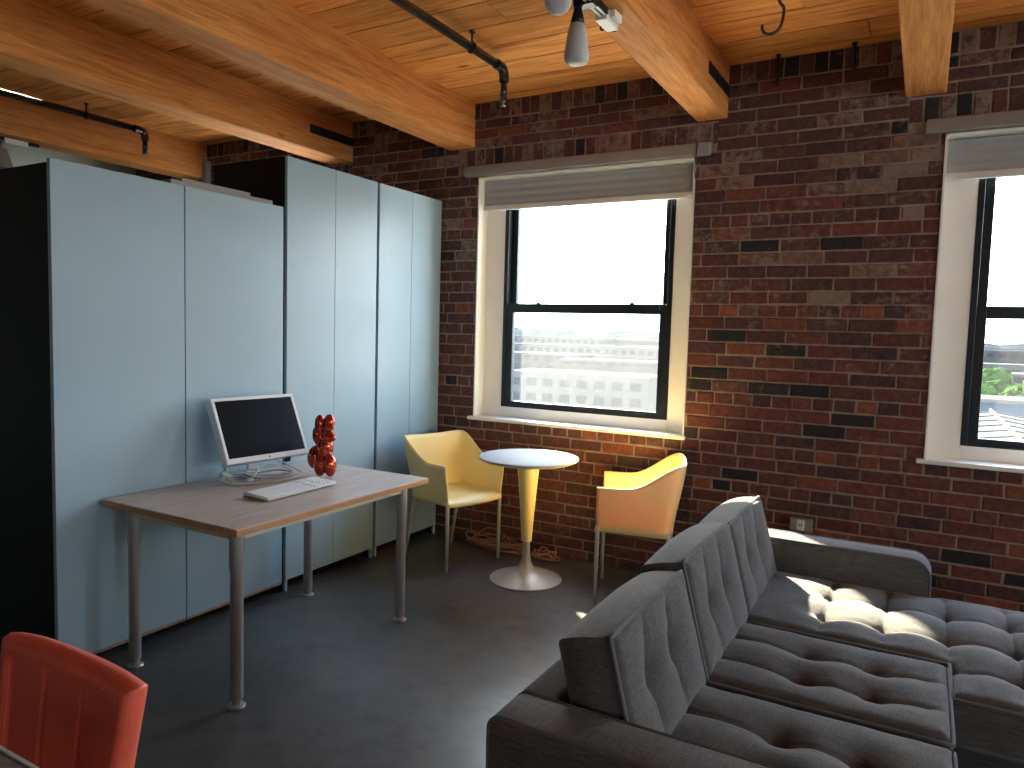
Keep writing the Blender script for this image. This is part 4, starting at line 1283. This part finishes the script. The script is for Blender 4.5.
for i, (px, dist, w, d, h, m) in enumerate(spec):
    x, y = dirpos(px, dist)
    building(x, y, w, d, h, m, 'low block with window bands in the hazy town beyond the dusty window' if i < 7 else 'low block with window bands in the town beyond the chaise window', rb.uniform(-0.15, 0.25), 2 if h < 9 else 3,
             'town blocks beyond the dusty window' if i < 7 else 'town blocks beyond the chaise window')
def tree(px, dist, h, lab, group):
    x, y = dirpos(px, dist)
    t = empty('tree', (x, y, GZ)); tag(t, lab, 'tree', group)
    rr = random.Random(int(px * 7 + dist))
    b = MB(); b.tube([(0, 0, 0), (0.1, 0, h * 0.5)], [0.25, 0.14], 8); b.build('trunk', 'ext_bark', t)
    b = MB()
    for k in range(46):
        a = rr.uniform(0, 6.3); hh = rr.uniform(0.36, 0.93); rad = h * 0.30 * math.sqrt(rr.random()) * math.sin(PI * min(1, (hh - 0.28) / 0.72)) ** 0.6
        s = h * rr.uniform(0.06, 0.11)
        g = bmesh.ops.create_icosphere(b.bm, subdivisions=2, radius=s, matrix=Matrix.Translation((rad * math.cos(a), rad * math.sin(a), h * hh)))
        for v in g['verts']: v.co += Vector((mnoise.noise(v.co * 2.6), mnoise.noise(v.co * 2.6 + Vector((5, 0, 0))), mnoise.noise(v.co * 2.6 + Vector((0, 9, 0))))) * s * 0.8
    b.build('crown', 'ext_leaf', t)
    return t
for px, dist, h in ((962, 96, 9), (980, 112, 9.5), (998, 128, 11), (1016, 104, 9), (1036, 120, 10)):
    tree(px, dist, h, 'green street tree in the row beyond the chaise window', 'street trees beyond the chaise window')
for px, dist, h in ((548, 250, 5.5), (628, 290, 6)):
    tree(px, dist + 30, h, 'small tree in the hazy town beyond the dusty window', 'trees beyond the dusty window')
# blue-grey cladded shed and cream seam roof just below the chaise window
x, y = dirpos(1010, 76)
t = empty('shed', (x, y, GZ), 0.02); tag(t, 'long blue-grey clad shed below the trees beyond the chaise window', 'shed')
b = MB(); b.box((-14, -3, 0), (24, 3, 9.6)); b.build('wall', 'ext_blue', t)
b = MB(); b.box((-14.2, -3.2, 9.6), (24.2, 3.2, 9.9)); b.build('roof', 'ext_roof', t)
t = empty('metal_roof', (5.75, 30.0, GZ)); tag(t, 'cream standing-seam metal roof just below the chaise window', 'roof')
b = MB()
zr, ze = 11.55, 9.7
x0_, x1_, xr, y0_, y1_ = -12.0, 12.0, 0.0, -16.0, 4.0
ev = [(x0_, y0_, ze), (x1_, y0_, ze), (x1_, y1_, ze), (x0_, y1_, ze)]
rdg = [(xr, y0_, zr), (xr, y1_, zr)]
b.quad([ev[0], rdg[0], rdg[1], ev[3]]); b.quad([rdg[0], ev[1], ev[2], rdg[1]])
b.quad([ev[0], ev[1], (x1_, y0_, 0), (x0_, y0_, 0)]); b.quad([ev[3], (x0_, y1_, 0), (x1_, y1_, 0), ev[2]])
b.bm.faces.new([b.bm.verts.new(p) for p in (ev[0], ev[1], rdg[0])]); b.bm.faces.new([b.bm.verts.new(p) for p in (ev[3], rdg[1], ev[2])])
b.quad([ev[0], ev[3], (x0_, y1_, 0), (x0_, y0_, 0)]); b.quad([ev[1], (x1_, y0_, 0), (x1_, y1_, 0), ev[2]])
for k in range(11):
    yy = y0_ + 0.3 + k * 1.9
    b.tube([(x0_, yy, ze + 0.02), (xr, yy, zr + 0.03), (x1_, yy, ze + 0.02)], 0.03, 6, mat=1)
b.tube([(xr, y0_, zr + 0.03), (xr, y1_, zr + 0.03)], 0.09, 6, mat=1)
b.build('roof_sheet', ['ext_seam_roof', 'ext_seam'], t)
b = MB(); b.tube([(1.0, -1, 11.2), (1.0, -1, 12.3), (1.05, -1, 12.38)], 0.13, 10); b.build('roof_vent', 'ext_wall', t)

# ------------------------------------------------------------------ light
SUN_DIR = Vector((0.690, -0.724, -0.815)).normalized()      # the way the sunlight travels
sl = bpy.data.lights.new('sun', 'SUN'); sl.energy = 44.0; sl.angle = math.radians(1.1); sl.color = (1.0, 0.85, 0.60)
so = bpy.data.objects.new('sun', sl); COL.objects.link(so)
so.rotation_euler = SUN_DIR.to_track_quat('-Z', 'Y').to_euler(); so.location = (-20, 25, 30)

w = bpy.data.worlds.new('sky'); S.world = w; w.use_nodes = True
nt = w.node_tree; bg = nt.nodes['Background']
tc = N(nt, 'ShaderNodeTexCoord')
sx = N(nt, 'ShaderNodeSeparateXYZ'); nt.links.new(tc.outputs['Generated'], sx.inputs[0])
rp = ramp(nt, [(0.0, (0.93, 0.97, 1.0)), (0.18, (0.86, 0.94, 1.0)), (0.55, (0.50, 0.68, 1.0)), (1.0, (0.32, 0.52, 0.95))])
nt.links.new(sx.outputs['Z'], rp.inputs['Fac'])
dt = N(nt, 'ShaderNodeVectorMath', operation='DOT_PRODUCT'); dt.inputs[1].default_value = tuple(-SUN_DIR)
nt.links.new(tc.outputs['Generated'], dt.inputs[0])
pw = N(nt, 'ShaderNodeMath', operation='POWER'); pw.inputs[1].default_value = 5.0
mxx = N(nt, 'ShaderNodeMath', operation='MAXIMUM'); mxx.inputs[1].default_value = 0.0
nt.links.new(dt.outputs['Value'], mxx.inputs[0]); nt.links.new(mxx.outputs[0], pw.inputs[0])
gl = N(nt, 'ShaderNodeVectorMath', operation='SCALE'); gl.inputs[0].default_value = (1.0, 0.93, 0.80)
m15 = N(nt, 'ShaderNodeMath', operation='MULTIPLY'); m15.inputs[1].default_value = 1.3
nt.links.new(pw.outputs[0], m15.inputs[0]); nt.links.new(m15.outputs[0], gl.inputs['Scale'])
ad = N(nt, 'ShaderNodeVectorMath', operation='ADD')
nt.links.new(rp.outputs['Color'], ad.inputs[0]); nt.links.new(gl.outputs[0], ad.inputs[1])
nt.links.new(ad.outputs[0], bg.inputs['Color'])
bg.inputs['Strength'].default_value = 9.0

def portal(loc, rot, sx_, sy_):
    l = bpy.data.lights.new('window_portal', 'AREA'); l.shape = 'RECTANGLE'; l.size = sx_; l.size_y = sy_
    l.cycles.is_portal = True
    o = bpy.data.objects.new('window_portal', l); COL.objects.link(o); o.location = loc; o.rotation_euler = rot
for a, c in WIN:
    portal(((a + c) / 2, 0.30, 1.70), (-PI / 2, 0, 0), 1.3, 1.6)
for s0, s1 in R_SPANS: portal((XR + 0.25, (s0 + s1) / 2, 1.71), (0, PI / 2, 0), 1.82, s1 - s0)
for s0, s1 in F_SPANS: portal(((s0 + s1) / 2, YB - 0.25, 1.71), (PI / 2, 0, 0), s1 - s0, 1.82)

vs_ = S.view_settings
S.display_settings.display_device = 'sRGB'
vs_.view_transform = 'Standard'; vs_.look = 'None'; vs_.gamma = 1.0; vs_.use_curve_mapping = False
vs_.exposure = 0.62
S.cycles.use_denoising = True
S.cycles.max_bounces = 14; S.cycles.diffuse_bounces = 8; S.cycles.transparent_max_bounces = 12
S.cycles.sample_clamp_indirect = 12.0
